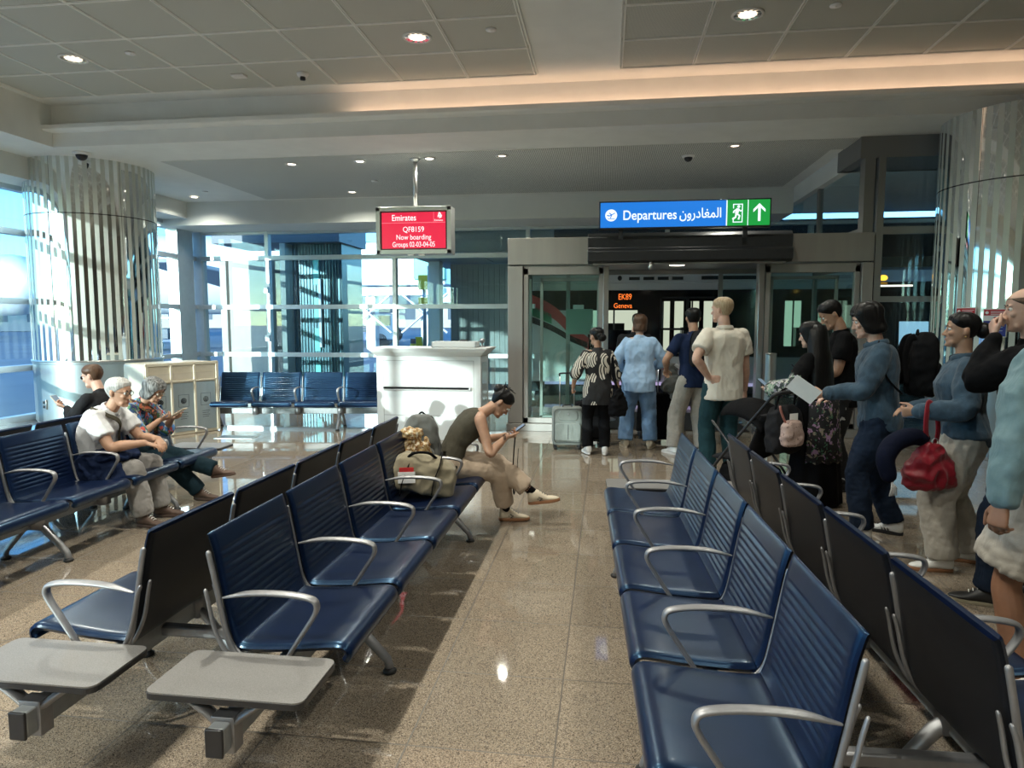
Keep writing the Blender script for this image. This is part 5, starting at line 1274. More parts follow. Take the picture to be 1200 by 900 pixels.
# 3 --- woman light blue shirt
p = Person('woman with a brown bob in a loose light blue shirt and pale jeans', .44, 9.28, R(88), H=1.77, female=True, build=1.12, lean=4, bend=6, head=(-8, 12), wrL=(.22, .14, 1.02), elL=(-.6, 1.0, -.3), wrR=(.26, -.16, 1.06), elR=(-.5, -1.1, -.3), handL=dict(curl=(.9, .9, .5)), handR=dict(curl=(.9, .9, .5)), anL=(.02, .17, .085), anR=(.0, -.16, .085), ftL=(14, 0), ftR=(-14, 0))
p.body(); p.hair('hair_brown', 'bob', .024); p.shirt('shirt', 'cloth_blue', 'long', .032, hem=[(.17, .20, .13, .175, 0), (.05, .205, .14, .18, 0)], loose=1.42, cuff=.050, wr=.008, seed=8)
p.pants('jeans', 'denim_light', .112, .098, .095, seed=9, wr=.005); p.shoes('shoe_cream', 'shoe_cream')
# 4 --- man in navy t-shirt with backpack
p = Person('man in a navy t-shirt and stone trousers half hidden by the man in cream', 1.10, 8.85, R(108), H=1.84, build=1.0, skin='skin_tan', lean=4, head=(-12, 8), wrL=(.26, .26, 1.08), elL=(-.6, .8, -.4), wrR=(.28, -.10, 1.10), anL=(.10, .20, .085), anR=(-.02, -.14, .085), ftL=(20, 0), handL=dict(curl=(.8, .8, .5)))
p.body(); p.hair('hair_black', 'short', .014); p.shirt('tshirt', 'cloth_navy', 'short', .016, hem=[(.10, .178, .12, .135, 0), (.03, .175, .118, .13, 0)], seed=10); p.pants('trousers', 'cloth_stone', .108, .100, .098, seed=11, wr=.005); p.shoes('shoe_white'); P4 = p
# 5 --- man in cream polo
p = Person('tall fair-haired man in a cream polo shirt, left hand on his hip', 1.25, 7.6, R(104), H=1.93, build=1.04, lean=-2, bend=6, twist=6, head=(30, 2), wrL=(-.10, .20, 1.10), elL=(-.65, 1.0, -.1), wrR=(.10, -.30, .90), handL=dict(d=(-.25, -.85, -.15), n=(1, -.2, 0), curl=(.2, .25, .2)), handR=dict(curl=(.5, .5, .4)), anL=(.0, .13, .085), anR=(.04, -.14, .085))
p.body(.006); p.hair('hair_fair', 'short', .010); p.shirt('polo_shirt', 'cloth_cream', 'short', .024, hem=[(.15, .188, .13, .15, 0), (.05, .185, .13, .148, 0)], loose=1.15, wr=.006, seed=12, belly=.01); p.pants('trousers', 'cloth_teal', .105, .085, .075, seed=13); p.shoes('shoe_brown')
p.collar('cloth_cream')
# 6 --- woman in the long black robe
p = Person('woman with long black hair in a black robe with floral embroidered hem', 1.94, 6.66, R(140), H=1.68, female=True, build=1.15, skin='skin_light', lean=3, head=(14, 12), wrL=(.30, .24, 1.06), elL=(-.5, .7, -.6), wrR=(.26, -.12, 1.02), anL=(.0, .10, .085), anR=(.0, -.10, .085), handL=dict(curl=(.7, .8, .5), n=(0, -.3, 1)), hairmat='hair_black')
p.body(); s = p.s
g = G(); g.tube(p.sp, [.16 * s] * len(p.sp), n=12)
p.shirt('robe_bodice', 'cloth_black', 'long', .022, hem=[(.10, .20, .15, .165, 0), (.02, .19, .14, .15, 0)], loose=1.35, cuff=.075, seed=14)
q = G(); rings = []
for z, w_, d_ in ((.02, .27, .24), (.25, .262, .225), (.5, .245, .20), (.75, .22, .175), (.95, .205, .16), (1.02, .19, .14)):
    rr_ = []
    for k in range(56):
        a = 2 * PI * k / 56; f = 1 + .06 * math.sin(a * 9 + z) * (1.1 - z) ; rr_.append(Vector((d_ * math.cos(a) * f, w_ * math.sin(a) * f, z)))
    rings.append(rr_)
q.loft(rings); q.build('robe_skirt', 'cloth_black', p.root, smooth=True)
q = G(); rings = []
for z, w_, d_ in ((.42, .262, .222), (.62, .245, .202), (.82, .226, .184), (.98, .214, .174)):
    rings.append([Vector((d_ * math.cos(a) * 1.045, w_ * math.sin(a) * 1.045, z + (.012 * math.sin(a * 14) if z < .5 else 0))) for a in [R(100) + R(130) * k / 30 for k in range(31)]])
vs = [v for r_ in rings for v in r_]; fs = [(i * 31 + k, i * 31 + k + 1, (i + 1) * 31 + k + 1, (i + 1) * 31 + k) for i in range(3) for k in range(30)]
q.add(vs, fs); q.build('embroidered_panel', 'floral_dark', p.root, smooth=True, solid=.004)
for k in (1, -1):
    q = G(); limb(q, [p.el[k].lerp(p.sh[k], .35), p.el[k], p.el[k].lerp(p.wr[k], .5), p.wr[k].lerp(p.el[k], .02)], [.075, .078, .084, .088]); q.build('embroidered_sleeve', 'floral_light', p.root, smooth=True)
p.hair('hair_black', 'long', .022)
q = G(); rings = []
for t, w_, d_, bx in ((.20, .070, .070, -.035), (.14, .098, .085, -.040), (.06, .112, .090, -.045), (-.03, .130, .090, -.055), (-.12, .155, .088, -.075), (-.25, .180, .080, -.095), (-.40, .185, .070, -.105), (-.55, .160, .060, -.105), (-.68, .110, .045, -.10), (-.74, .05, .02, -.10)):
    c = p.hb + Vector((bx, 0, t)); rings.append([c + Vector((d_ * math.cos(a), w_ * math.sin(a) * (1 + .05 * math.sin(9 * a + t * 20)), 0)) for a in [2 * PI * k / 36 for k in range(36)]])
q.loft(rings); q.build('long_hair', 'hair_black', p.root, smooth=True); P6 = p
phone(p, p.wr[1] + Vector((.10, -.02, .045)), (-.6, 0, .8), (.8, 0, .6), 'phone held by the woman in the black robe')
# 7 --- man in black
p = Person('dark-haired man in a black shirt looking down at his phone', 2.36, 7.25, R(172), H=1.90, build=1.05, skin='skin_tan', lean=4, head=(4, 32), wrL=(.34, .12, 1.14), elL=(-.6, .5, -.5), wrR=(.34, -.04, 1.16), anL=(-.05, .10, .085), anR=(.06, -.12, .085), handL=dict(curl=(.9, .8, .5), n=(0, -.4, 1)), handR=dict(curl=(.9, .8, .5), n=(0, .4, 1)))
p.body(.006); p.hair('hair_black', 'short', .016); p.shirt('shirt', 'cloth_black', 'short', .022, hem=[(.14, .19, .13, .15, 0), (.04, .185, .13, .145, 0)], seed=15, loose=1.15); p.pants('track_trousers', 'track_print', .105, .085, .072, seed=16); p.shoes('shoe_black', 'black_rubber')
phone(p, (p.wr[1] + p.wr[-1]) / 2 + Vector((.10, .0, .05)), (-.75, 0, .65), (.65, 0, .75), 'phone in the hands of the man in the black shirt')
# 8 --- person in denim jacket and jeans
p = Person('person with wavy black hair in denim jacket and dark jeans holding white papers', 2.12, 5.68, R(168), H=1.82, build=1.06, skin='skin_light', lean=3, bend=4, head=(4, 16), wrL=(.40, .22, 1.14), elL=(-.7, .4, -.6), wrR=(.30, -.14, 1.10), anL=(.10, .17, .085), anR=(-.16, -.10, .085), ftL=(6, 0), ftR=(-25, 0), handL=dict(curl=(.6, .6, .4), n=(0, -.8, .5)), hairmat='hair_black')
p.body(.006); p.hair('hair_black', 'bob', .026); p.shirt('denim_jacket', 'denim', 'long', .032, hem=[(.10, .19, .135, .155, 0), (.02, .195, .14, .16, 0)], loose=1.30, wr=.007, seed=17, cuff=.048)
p.pants('jeans', 'denim_dark', .108, .084, .080, seed=18, wr=.006); p.shoes('shoe_white', 'black_rubber', 1.3, 'stripes'); P8 = p; p.collar('denim'); p.cuffs('denim', .047)
q = G(); q.tube([p.H((.06, .085, .17)), p.H((.085, .06, .185)), p.H((.095, .02, .185))], .008, n=8, flat=(.5, 2)); q.build('sunglasses_on_head', 'lens_dark', p.root, smooth=True)
o = bpy.data.objects.new('boarding_papers', None); COL.objects.link(o); o.matrix_basis = p.root.matrix_basis @ Matrix.Translation(p.wr[1] + Vector((.16, .03, .03))) @ Matrix.Rotation(R(-35), 4, 'Y') @ Matrix.Rotation(R(60), 4, 'X'); tag(o, 'white folded papers held out by the person in denim jacket and jeans', 'paper')
g = G(); g.box(-.11, .11, -.075, .075, -.001, .001); g.build('sheet', 'paper', o); g = G()
for k in range(5): g.box(-.08, .05 - .02 * (k % 2), -.05 + .02 * k, -.046 + .02 * k, .001, .0014)
g.build('printed_lines', 'table_laminate', o)
# 9 --- woman in denim jacket and cream trousers
p = Person('woman with a low black bun in denim jacket and wide cream trousers', 2.42, 5.02, R(165), H=1.74, female=True, build=1.22, skin='skin_tan', lean=2, head=(2, -2), wrL=(.30, .24, 1.10), elL=(-.6, .5, -.7), wrR=(.28, -.12, 1.08), anL=(.10, .14, .085), anR=(-.12, -.14, .085), ftL=(8, 0), ftR=(-8, 0), handL=dict(curl=(1.0, .9, .6), n=(0, -1, .2)))
p.body(.006); p.hair('hair_black', 'bun', .016); q = G(); q.ell(p.H((-.13, 0, .125)), (.05, .058, .055)); q.build('hair_bun', 'hair_black', p.root, smooth=True)
p.shirt('denim_jacket', 'denim', 'long', .034, hem=[(.06, .20, .145, .165, 0), (.0, .205, .15, .17, 0)], loose=1.38, wr=.006, seed=19, cuff=.052); p.pants('wide_trousers', 'cloth_offwhite', .118, .112, .100, seed=20, wr=.006); p.shoes('shoe_white', 'gum_sole'); P9 = p; p.collar('denim'); p.cuffs('denim', .050)
q = G(); q.ell(p.H((-.008, .090, .078)), (.006, .006, .006)); q.build('earring', 'gold', p.root, smooth=True)
# 10 --- balding man in black hoodie
p = Person('balding man in a black hooded top raising his hand to his face', 2.52, 4.42, R(155), H=1.88, build=1.15, skin='skin_light', lean=3, head=(10, 6), wrL=(.22, .10, 1.60), elL=(.2, .5, -1.2), wrR=(.0, -.32, .88), anL=(.16, .16, .085), anR=(-.1, -.14, .085), handL=dict(d=(.15, -.45, .75), n=(-.9, -.3, .1), curl=(.9, .9, .6)))
p.body(.006); p.hair('hair_stubble', 'bald', .009); p.shirt('hoodie', 'cloth_black', 'long', .034, hem=[(.10, .20, .15, .17, 0), (.02, .205, .15, .17, 0)], loose=1.4, wr=.008, seed=21); p.pants('jeans', 'denim_dark', .105, .085, .085, seed=22, wr=.006); p.shoes('shoe_black', 'cloth_khaki')
q = G(); q.ell(p.neck + Vector((-.09, 0, .03)), (.10, .145, .075)); me = remesh_geo(q, .012, 2); wrinkle(me, .012, 12, 3); mesh_obj('hood', me, 'cloth_black', p.root, True); P10 = p
# 11 --- person at the right edge
p = Person('person in aqua long-sleeved shirt and cream shorts at the right edge of the queue', 1.99, 3.22, R(118), H=1.90, build=1.12, skin='skin_brown', lean=3, wrL=(.02, .40, .88), elL=(-.6, 1, 0), wrR=(.0, -.35, .84), anL=(.06, .14, .085), anR=(-.05, -.14, .085), handL=dict(curl=(.6, .6, .4)))
p.body(.006); p.hair('hair_black', 'short', .012); p.shirt('shirt', 'cloth_aqua', 'long', .034, hem=[(.16, .205, .15, .17, 0), (.05, .205, .15, .17, 0)], loose=1.45, wr=.010, seed=23, cuff=.05); p.pants('shorts', 'cloth_offwhite', .125, .125, .145, length=.52, seed=24, wr=.008); p.shoes('shoe_white'); P11 = p; p.collar('cloth_aqua'); p.cuffs('cloth_aqua', .050)

# 12 --- seated woman with phone
pelz = .545
p = Person('seated woman in a sleeveless olive top and sand trousers reading her phone', -1.26, 5.42, R(20), H=1.66, female=True, build=1.08, skin='skin_tan', pel=(0, 0, pelz), lean=27, bend=26, head=(-6, 50), wrR=(.46, -.10, .76), elR=(-.2, -.6, -1), wrL=(.50, .10, .74), elL=(-.2, .8, -1), anR=(.50, .10, .085), knR=(1, -.2, .6), anL=(.70, -.10, .27), knL=(1, -.1, 1.2), ftR=(-8, 0), ftL=(-14, 8), handR=dict(d=(.6, .5, -.1), n=(-.2, .2, 1), curl=(.9, .9, .6)), handL=dict(d=(.5, -.6, .1), n=(-.2, -.2, 1), curl=(.8, .8, .5)))
p.body(.0055); p.hair('hair_black', 'bun', .014); q = G(); q.ell(p.H((-.10, 0, .185)), (.045, .05, .045)); q.ell(p.H((-.075, 0, .225)), (.03, .035, .03))
for a in range(5): q.tube([p.H((-.09, 0, .20)), p.H((-.10 + .02 * a, .02 * (a - 2), .26)), p.H((-.12 + .04 * a, .03 * (a - 2), .275))], [.006, .004, .002], n=6)
q.build('hair_knot', 'hair_black', p.root, smooth=True)
q = G(); q.tube([p.H((-.06, -.04, .235)), p.H((-.09, 0, .245)), p.H((-.12, .03, .21))], .006, n=8); q.build('hair_clip', 'shoe_cream', p.root, smooth=True)
p.shirt('sleeveless_top', 'cloth_olive', 'none', .012, seed=30, collar=False); p.pants('trousers', 'cloth_sand', .100, .085, .088, seed=31, wr=.005, top=.18, length=.90)
p.shoes('shoe_cream', 'gum_sole', 1.2, 'chevron'); p.sock('cloth_black', 1); p.sock('cloth_black', -1, z1=.10); p.glasses(); P12 = p
q = G()
for j in range(3): q.tube([p.wr[-1].lerp(p.el[-1], .10 + .05 * j) + (Vector((0, .031 * math.cos(a), .031 * math.sin(a)))) for a in [2 * PI * k / 16 for k in range(17)]], .003, n=6)
q.build('bracelets', 'shoe_brown', p.root, smooth=True)
mid = (p.wr[1] + p.wr[-1]) / 2 + Vector((.09, 0, .05)); phone(p, mid, (-.55, 0, .83), (1, 0, .4), 'phone in the hands of the seated woman in olive')
q = G(); a = Vector(mid) + Vector((-.02, -.03, -.03)); q.tube(cat_path([a, a + Vector((-.02, -.03, -.14)), a + Vector((-.03, -.04, -.35)), a + Vector((-.02, -.04, -.50)), a + Vector((.0, -.045, -.35)), a + Vector((.02, -.02, -.12))], 5), .007, n=8, flat=(.4, 1.4)); o = q.build('phone_strap', 'cloth_black', smooth=True); o.matrix_basis = p.root.matrix_basis; tag(o, 'long dark phone strap hanging from the seated woman hands', 'strap')
# 13 --- older man
p = Person('older white-haired man in a white short-sleeved shirt and grey trousers, seated', -4.20, 5.18, R(6), H=1.66, build=1.12, skin='skin_tan', pel=(-.06, 0, pelz - .05), lean=12, bend=26, head=(-4, 10), wrR=(.44, -.10, .70), elR=(-.6, -.6, -.6), wrL=(.46, .08, .70), elL=(-.6, .6, -.6), anR=(.42, -.12, .085), anL=(.40, .18, .085), knR=(1, -.1, 1), knL=(1, .1, 1), ftR=(-10, 0), ftL=(8, 0), handR=dict(d=(.9, .5, -.35), n=(0, .1, -1), curl=(.3, .35, .2)), handL=dict(d=(.6, -.6, -.3), n=(0, 0, -1), curl=(.4, .4, .3)))
p.body(.0055); p.hair('hair_grey', 'short', .016, 5); p.shirt('shirt', 'cloth_white', 'short', .018, seed=32, loose=1.12, belly=.035, wr=.006); p.pants('trousers', 'cloth_grey', .105, .090, .085, seed=33, wr=.006, top=.14); p.shoes('shoe_brown', 'shoe_brown'); p.glasses(mat='dark_steel'); P13 = p; p.collar('cloth_white')
q = G(); q.tube(cat_path([p.sh[-1] + Vector((-.03, .03, .075)), p.spt(.80) + Vector((.15, -.03, .0)), p.spt(.5) + Vector((.165, .06, 0)), p.spt(.25) + Vector((.14, .16, 0))], 6), .016, n=8, flat=(1.2, .25), up=(1, 0, 0)); q.build('shoulder_strap', 'cloth_olive', p.root, smooth=True)
q = G(); q.tube(cat_path([p.sh[-1] + Vector((-.03, .03, .075)), p.spt(.8) + Vector((-.13, .02, 0)), p.spt(.4) + Vector((-.14, .12, 0))], 6), .016, n=8, flat=(1.2, .25), up=(1, 0, 0)); q.build('shoulder_strap', 'cloth_olive', p.root, smooth=True)
# navy jacket across his lap
q = G(); q.ell(p.pel + Vector((.20, -.06, .10)), (.22, .20, .055)); q.ell(p.pel + Vector((.10, -.20, .02)), (.15, .05, .13)); q.ell(p.pel + Vector((.30, -.20, -.05)), (.10, .045, .13)); q.ell(p.pel + Vector((.18, .05, .11)), (.14, .12, .04)); me = remesh_geo(q, .011, 3); wrinkle(me, .014, 9, 2); wrinkle(me, .005, 24, 3); o = mesh_obj('folded_jacket', me, 'cloth_navy', None, True); o.matrix_basis = p.root.matrix_basis.copy(); tag(o, 'shiny navy jacket lying across the lap of the older man', 'jacket')
# 14 --- lady with grey-black hair
p = Person('seated woman with greying shoulder-length hair, blue floral top and dark trousers', -4.42, 5.76, R(4), H=1.60, female=True, build=1.14, skin='skin_tan', pel=(.04, 0, pelz - .04), lean=12, bend=28, head=(-10, 30), wrR=(.40, -.08, .80), elR=(-.4, -.6, -.9), wrL=(.42, .10, .80), elL=(-.4, .6, -.9), anR=(.62, .16, .085), knR=(1, 0, 1), anL=(.82, .14, .30), knL=(1, -.1, 1.5), ftR=(-4, 0), ftL=(-8, 10), handR=dict(d=(.8, .3, .2), n=(-.2, .3, 1), curl=(.8, .8, .5)), handL=dict(d=(.8, -.3, .1), n=(-.2, -.3, 1), curl=(.8, .8, .5)))
p.body(.0055); p.hair('hair_salt', 'bob', .024, 8); p.shirt('floral_top', 'floral_blue', 'elbow', .022, seed=34, loose=1.3, belly=.02, wr=.006); p.pants('trousers', 'cloth_darkteal', .108, .092, .082, seed=35, top=.18); p.shoes('shoe_brown', 'shoe_brown'); p.glasses(mat='wire_metal'); P14 = p
q = G(); q.tube(cat_path([p.sh[-1] + Vector((-.02, .03, .07)), p.spt(.80) + Vector((.17, -.02, .0)), p.spt(.5) + Vector((.19, .08, 0)), p.spt(.3) + Vector((.18, .16, -.02))], 6), .030, n=8, flat=(1.2, .2), up=(1, 0, 0)); q.build('bag_strap', 'strap_pattern', p.root, smooth=True)
phone(p, (p.wr[1] + p.wr[-1]) / 2 + Vector((.12, .0, .06)), (-.5, 0, .86), (1, 0, .5), 'phone held above the knee by the woman with greying hair', .08, .16, 'shoe_cream')
# 15 --- person behind facing the left windows
p = Person('person in sunglasses and dark top facing the left windows behind the older man', -4.78, 6.0, R(176), H=1.56, build=.98, skin='skin_light', pel=(0, 0, pelz), lean=4, bend=10, head=(8, 14), wrR=(.36, -.14, .82), wrL=(.38, .06, .86), elL=(-.5, .6, -.8), elR=(-.5, -.6, -.8), anR=(.42, -.12, .085), anL=(.42, .12, .085), knR=(1, 0, 1), knL=(1, 0, 1), handL=dict(d=(.9, 0, .2), n=(0, -.3, 1), curl=(.8, .8, .5)), hairmat='hair_brown')
p.body(.006); p.hair('hair_brown', 'short', .014, 3); p.shirt('top', 'cloth_charcoal', 'long', .022, seed=36, loose=1.2); p.pants('trousers', 'cloth_black', .1, .08, .075, seed=37, top=.15); p.shoes('shoe_black', 'black_rubber'); p.glasses(dark=True, mat='black_plastic')
phone(p, p.wr[1] + Vector((.13, -.03, .06)), (-.7, 0, .7), (.7, 0, .7), 'phone in the hand of the person wearing sunglasses', mat='shoe_cream')

# ================================================================== LUGGAGE AND CARRIED THINGS
def soft_box(name, dims, mat, parent, loc=(0, 0, 0), rot=None, r=.35, voxel=.012, wr=.006, seed=1, taper=.85):
    """rounded stuffed bag volume"""
    w_, d_, h_ = dims; g = G(); rings = []
    for t, k in ((0, .80), (.04, .94), (.12, 1), (.5, 1.0), (.8, .5 + taper * .5), (.93, taper * .9), (1.0, taper * .6)):
        rings.append([Vector((w_ / 2 * k * math.copysign(abs(math.cos(a)) ** r, math.cos(a)), d_ / 2 * k * math.copysign(abs(math.sin(a)) ** r, math.sin(a)), h_ * t)) for a in [2 * PI * j / 28 for j in range(28)]])
    g.loft(rings)
    if rot is not None: g.v = [tuple(rot @ Vector(v)) for v in g.v]
    g.v = [tuple(Vector(v) + Vector(loc)) for v in g.v]
    me = remesh_geo(g, voxel, 3); wrinkle(me, wr, 10, seed); return mesh_obj(name, me, mat, parent, True)
def suitcase(label, loc, rz, w_, d_, h_, mat, soft=True, handle=.45, group=None):
    o = empty('suitcase', loc, rz, label, 'suitcase', group)
    z0 = .065
    g = G(); g.loft([[Vector((x, y, z)) for x, y in rpoly(-w_ / 2 * k, w_ / 2 * k, -d_ / 2 * k, d_ / 2 * k, .045)] for z, k in ((z0, .90), (z0 + .015, .98), (z0 + .04, 1), (h_ - .05, 1), (h_ - .015, .97), (h_, .88))]); g.build('shell', mat, o, smooth=True).data.set_sharp_from_angle(angle=R(60))
    if soft:
        g = G(); g.loft([[Vector((x, y, z)) for x, z in rpoly(-w_ / 2 + .03, w_ / 2 - .03, z0 + .05, h_ - .20, .04)] for y in (-d_ / 2 - .025, -d_ / 2 + .01)]); g.build('front_pocket', mat, o, bevel=.012)
        g = G(); g.loft([[Vector((x, y, z)) for x, z in rpoly(-w_ / 2 + .07, w_ / 2 - .07, h_ - .17, h_ - .04, .05)] for y in (-d_ / 2 - .012, -d_ / 2 + .01)]); g.build('top_pocket', mat, o, bevel=.008)
        g = G(); g.tube([Vector((x, -d_ / 2 - .004, z)) for x, z in rpoly(-w_ / 2 + .018, w_ / 2 - .018, z0 + .03, h_ - .02, .05)] , .0035, n=6); g.box(-.003, .003, -d_ / 2 - .028, -d_ / 2 - .02, z0 + .08, h_ - .22); g.build('zip', 'black_plastic', o)
        g = G(); g.cyl((0, -d_ / 2 - .013, h_ - .08), (0, -d_ / 2 - .018, h_ - .08), .012, n=14); g.build('badge', 'chair_metal', o)
    else:
        g = G()
        for k in range(7): g.box(-w_ / 2 + .05 + k * (w_ - .1) / 6 - .006, -w_ / 2 + .05 + k * (w_ - .1) / 6 + .006, -d_ / 2 - .006, -d_ / 2 + .01, z0 + .05, h_ - .06)
        g.build('ribs', mat, o, bevel=.004)
    g = G()
    for s_ in (-1, 1): g.cyl((s_ * w_ * .24, d_ * .32, h_ - .02), (s_ * w_ * .24, d_ * .32, h_ + handle), .008, n=10)
    g.build('telescopic_tube', 'steel_post', o, smooth=True)
    g = G(); g.tube(cat_path([(-w_ * .25, d_ * .32, h_ + handle - .01), (-w_ * .22, d_ * .32, h_ + handle + .02), (w_ * .22, d_ * .32, h_ + handle + .02), (w_ * .25, d_ * .32, h_ + handle - .01)], 4), .012, n=10, round_ends=True); g.build('grip', 'black_plastic', o, smooth=True)
    g = G(); g.tube(cat_path([(-.06, 0, h_ - .005), (-.05, 0, h_ + .02), (.05, 0, h_ + .02), (.06, 0, h_ - .005)], 4), .009, n=8); g.build('carry_handle', 'black_plastic', o, smooth=True)
    for sx_ in (-1, 1):
        for sy_ in (-1, 1):
            g = G(); c = (sx_ * (w_ / 2 - .04), sy_ * (d_ / 2 - .035))
            for e in (-.012, .012): g.cyl((c[0] + e - .008, c[1], .024), (c[0] + e + .008, c[1], .024), .024, n=16)
            g.cyl((c[0], c[1], .03), (c[0], c[1], z0 + .02), .014, n=10); g.build('wheel', 'black_rubber', o, smooth=True, bevel=.002)
    return o
suitcase('soft grey suitcase with raised handle left of the woman in leaf print', (-.50, 9.12, 0), R(8), .40, .24, .56, 'luggage_grey', handle=.42)
suitcase('black suitcase standing close behind the soft grey suitcase', (-.22, 9.42, 0), R(8), .38, .24, .60, 'cloth_black', handle=.0)
suitcase('tall black suitcase right of the woman in the light blue shirt', (.84, 9.72, 0), R(6), .42, .28, .70, 'cloth_black', soft=False, handle=.36)
soft = empty('garment_bag', (.92, 9.56, .715), R(20), 'grey and white jacket bundle resting on the tall black suitcase', 'jacket')
g = G(); g.ell((0, 0, .12), (.17, .13, .14)); g.ell((.08, -.04, -.0), (.16, .06, .10)); g.ell((-.02, .02, .28), (.09, .08, .12)); me = remesh_geo(g, .012, 3); wrinkle(me, .02, 9, 4); mesh_obj('bundle', me, 'bag_grey', soft, True)
g = G(); g.tube(cat_path([(-.02, -.08, .40), (.10, -.12, .30), (.18, -.13, .14), (.22, -.14, .0), (.24, -.12, -.10)], 5), [.02] * 21, n=8, flat=(1.6, .4)); g.build('white_edge', 'cloth_white', soft, smooth=True)
def backpack(label, loc, rz, dims, mat, straps='cloth_black', rotx=0, pockets=True, seed=1, group=None, M4=None):
    o = empty('backpack', loc, rz, label, 'backpack', group)
    if M4 is not None: o.matrix_basis = M4
    w_, d_, h_ = dims
    soft_box('main_compartment', dims, mat, o, seed=seed, r=.55, taper=.75)
    if pockets: soft_box('front_pocket', (w_ * .82, d_ * .5, h_ * .5), mat, o, loc=(0, -d_ * .42, .02), seed=seed + 1, r=.5, wr=.004)
    g = G()
    for s_ in (-1, 1): g.tube(cat_path([(s_ * w_ * .18, d_ * .40, h_ * .93), (s_ * w_ * .28, d_ * .62, h_ * .86), (s_ * w_ * .34, d_ * .70, h_ * .55), (s_ * w_ * .36, d_ * .50, h_ * .15)], 5), .016, n=8, flat=(1.6, .35), up=(1, 0, 0))
    g.build('shoulder_straps', straps, o, smooth=True)
    g = G(); g.tube(cat_path([(-.04, d_ * .3, h_ * .95), (0, d_ * .3, h_ * 1.03), (.04, d_ * .3, h_ * .95)], 5), .008, n=8); g.build('grab_loop', straps, o, smooth=True)
    g = G(); g.tube([Vector((w_ * .47 * math.cos(a), -d_ * .28, h_ * (.45 + .46 * math.sin(a)))) for a in [R(-10) + R(200) * k / 20 for k in range(21)]], .004, n=6); g.build('zip', 'black_plastic', o)
    return o
def worn(P, label, dims, mat, back=.145, zt=.30, seed=1, dx=0, **kw):
    c = P.spt(zt); M4 = P.root.matrix_basis @ Matrix.Translation(c + Vector((-back, dx, 0))) @ Matrix.Rotation(R(-90), 4, 'Z') @ Matrix.Rotation(R(4), 4, 'X')
    return backpack(label, (0, 0, 0), 0, dims, mat, seed=seed, M4=M4, **kw)
worn(P4, 'dark backpack on the man in the navy t-shirt', (.28, .16, .44), 'cloth_charcoal', seed=3, back=.20)
worn(P8, 'black backpack worn over the denim jacket of the person holding papers', (.30, .20, .48), 'cloth_black', seed=4, back=.27)
worn(P11, 'black backpack on the person in the aqua shirt', (.32, .20, .50), 'cloth_black', seed=5, back=.28)
# shoulder strap over the denim jacket
g = G(); pts = [P8.spt(.93) + P8.latc * .09 + Vector((.0, 0, .06)), P8.spt(.80) + P8.latc * .175 + Vector((.02, 0, .02)), P8.spt(.55) + P8.latc * .215 + Vector((-.03, 0, 0)), P8.spt(.35) + P8.latc * .20 + Vector((-.12, 0, 0))]
g.tube(cat_path(pts, 6), .02, n=8, flat=(1.3, .3), up=(1, 0, 0)); g.build('bag_strap', 'cloth_black', P8.root, smooth=True)
o = empty('round_cushion', P11.W(P11.spt(.42) + Vector((-.36, .20, 0))), R(118), 'flat grey-brown round cushion hanging on the backpack at the right edge', 'cushion')
g = G(); g.ell((0, 0, 0), (.055, .15, .19)); g.build('pad', 'cushion_grey', o, smooth=True); g = G(); g.tube([(.0, .15 * math.cos(a), .19 * math.sin(a)) for a in [2 * PI * k / 40 for k in range(41)]], .006, n=6); g.build('piping', 'cloth_black', o, smooth=True)
# red handbag and neck pillow on the arm of the denim woman
hb = P9.W(P9.wr[1].lerp(P9.el[1], .22)); o = empty('handbag', (hb.x, hb.y - .06, hb.z - .50), R(20), 'slouchy red handbag on the forearm of the woman in cream trousers', 'handbag')
g = G(); rings = []
for z, w_, d_ in ((0, .14, .06), (.02, .175, .085), (.10, .18, .09), (.20, .13, .07), (.28, .06, .04), (.31, .035, .03)): rings.append([Vector((w_ * math.copysign(abs(math.cos(a)) ** .7, math.cos(a)), d_ * math.copysign(abs(math.sin(a)) ** .7, math.sin(a)), z)) for a in [2 * PI * j / 28 for j in range(28)]])
g.loft(rings); me = remesh_geo(g, .009, 3); wrinkle(me, .012, 11, 6); mesh_obj('bag_body', me, 'cloth_red', o, True)
g = G(); g.tube(cat_path([(-.02, 0, .27), (-.045, 0, .38), (-.035, .01, .50), (.0, .03, .56), (.035, .01, .50), (.05, 0, .38), (.03, 0, .27)], 5), .014, n=8, flat=(1.5, .35), up=(0, 1, 0)); g.build('shoulder_handle', 'cloth_red', o, smooth=True)
g = G(); g.tube([Vector((.022 * math.cos(a), -.03, .31 + .022 * math.sin(a))) for a in [2 * PI * k / 16 for k in range(17)]], .004, n=6); g.build('metal_ring', 'steel_post', o, smooth=True)
o = empty('neck_pillow', (hb.x - .16, hb.y - .10, hb.z - .28), R(30), 'dark navy travel neck pillow carried beside the red handbag', 'pillow')
g = G(); g.tube(cat_path([(-.16, 0, -.12), (-.17, .02, -.01), (-.10, .02, .08), (.02, .0, .12), (.13, 0, .10)], 6), [.05 + .012 * math.sin(PI * k / 24) for k in range(25)], n=16, round_ends=True); g.build('pillow_body', 'pillow_navy', o, smooth=True)
g = G()
for j in range(5): g.tube([(-.165, -.03, -.16), (-.17 + .012 * j, -.035, -.20), (-.18 + .016 * j, -.03, -.25)], .004, n=6)
g.build('tassel', 'cloth_white', o, smooth=True)
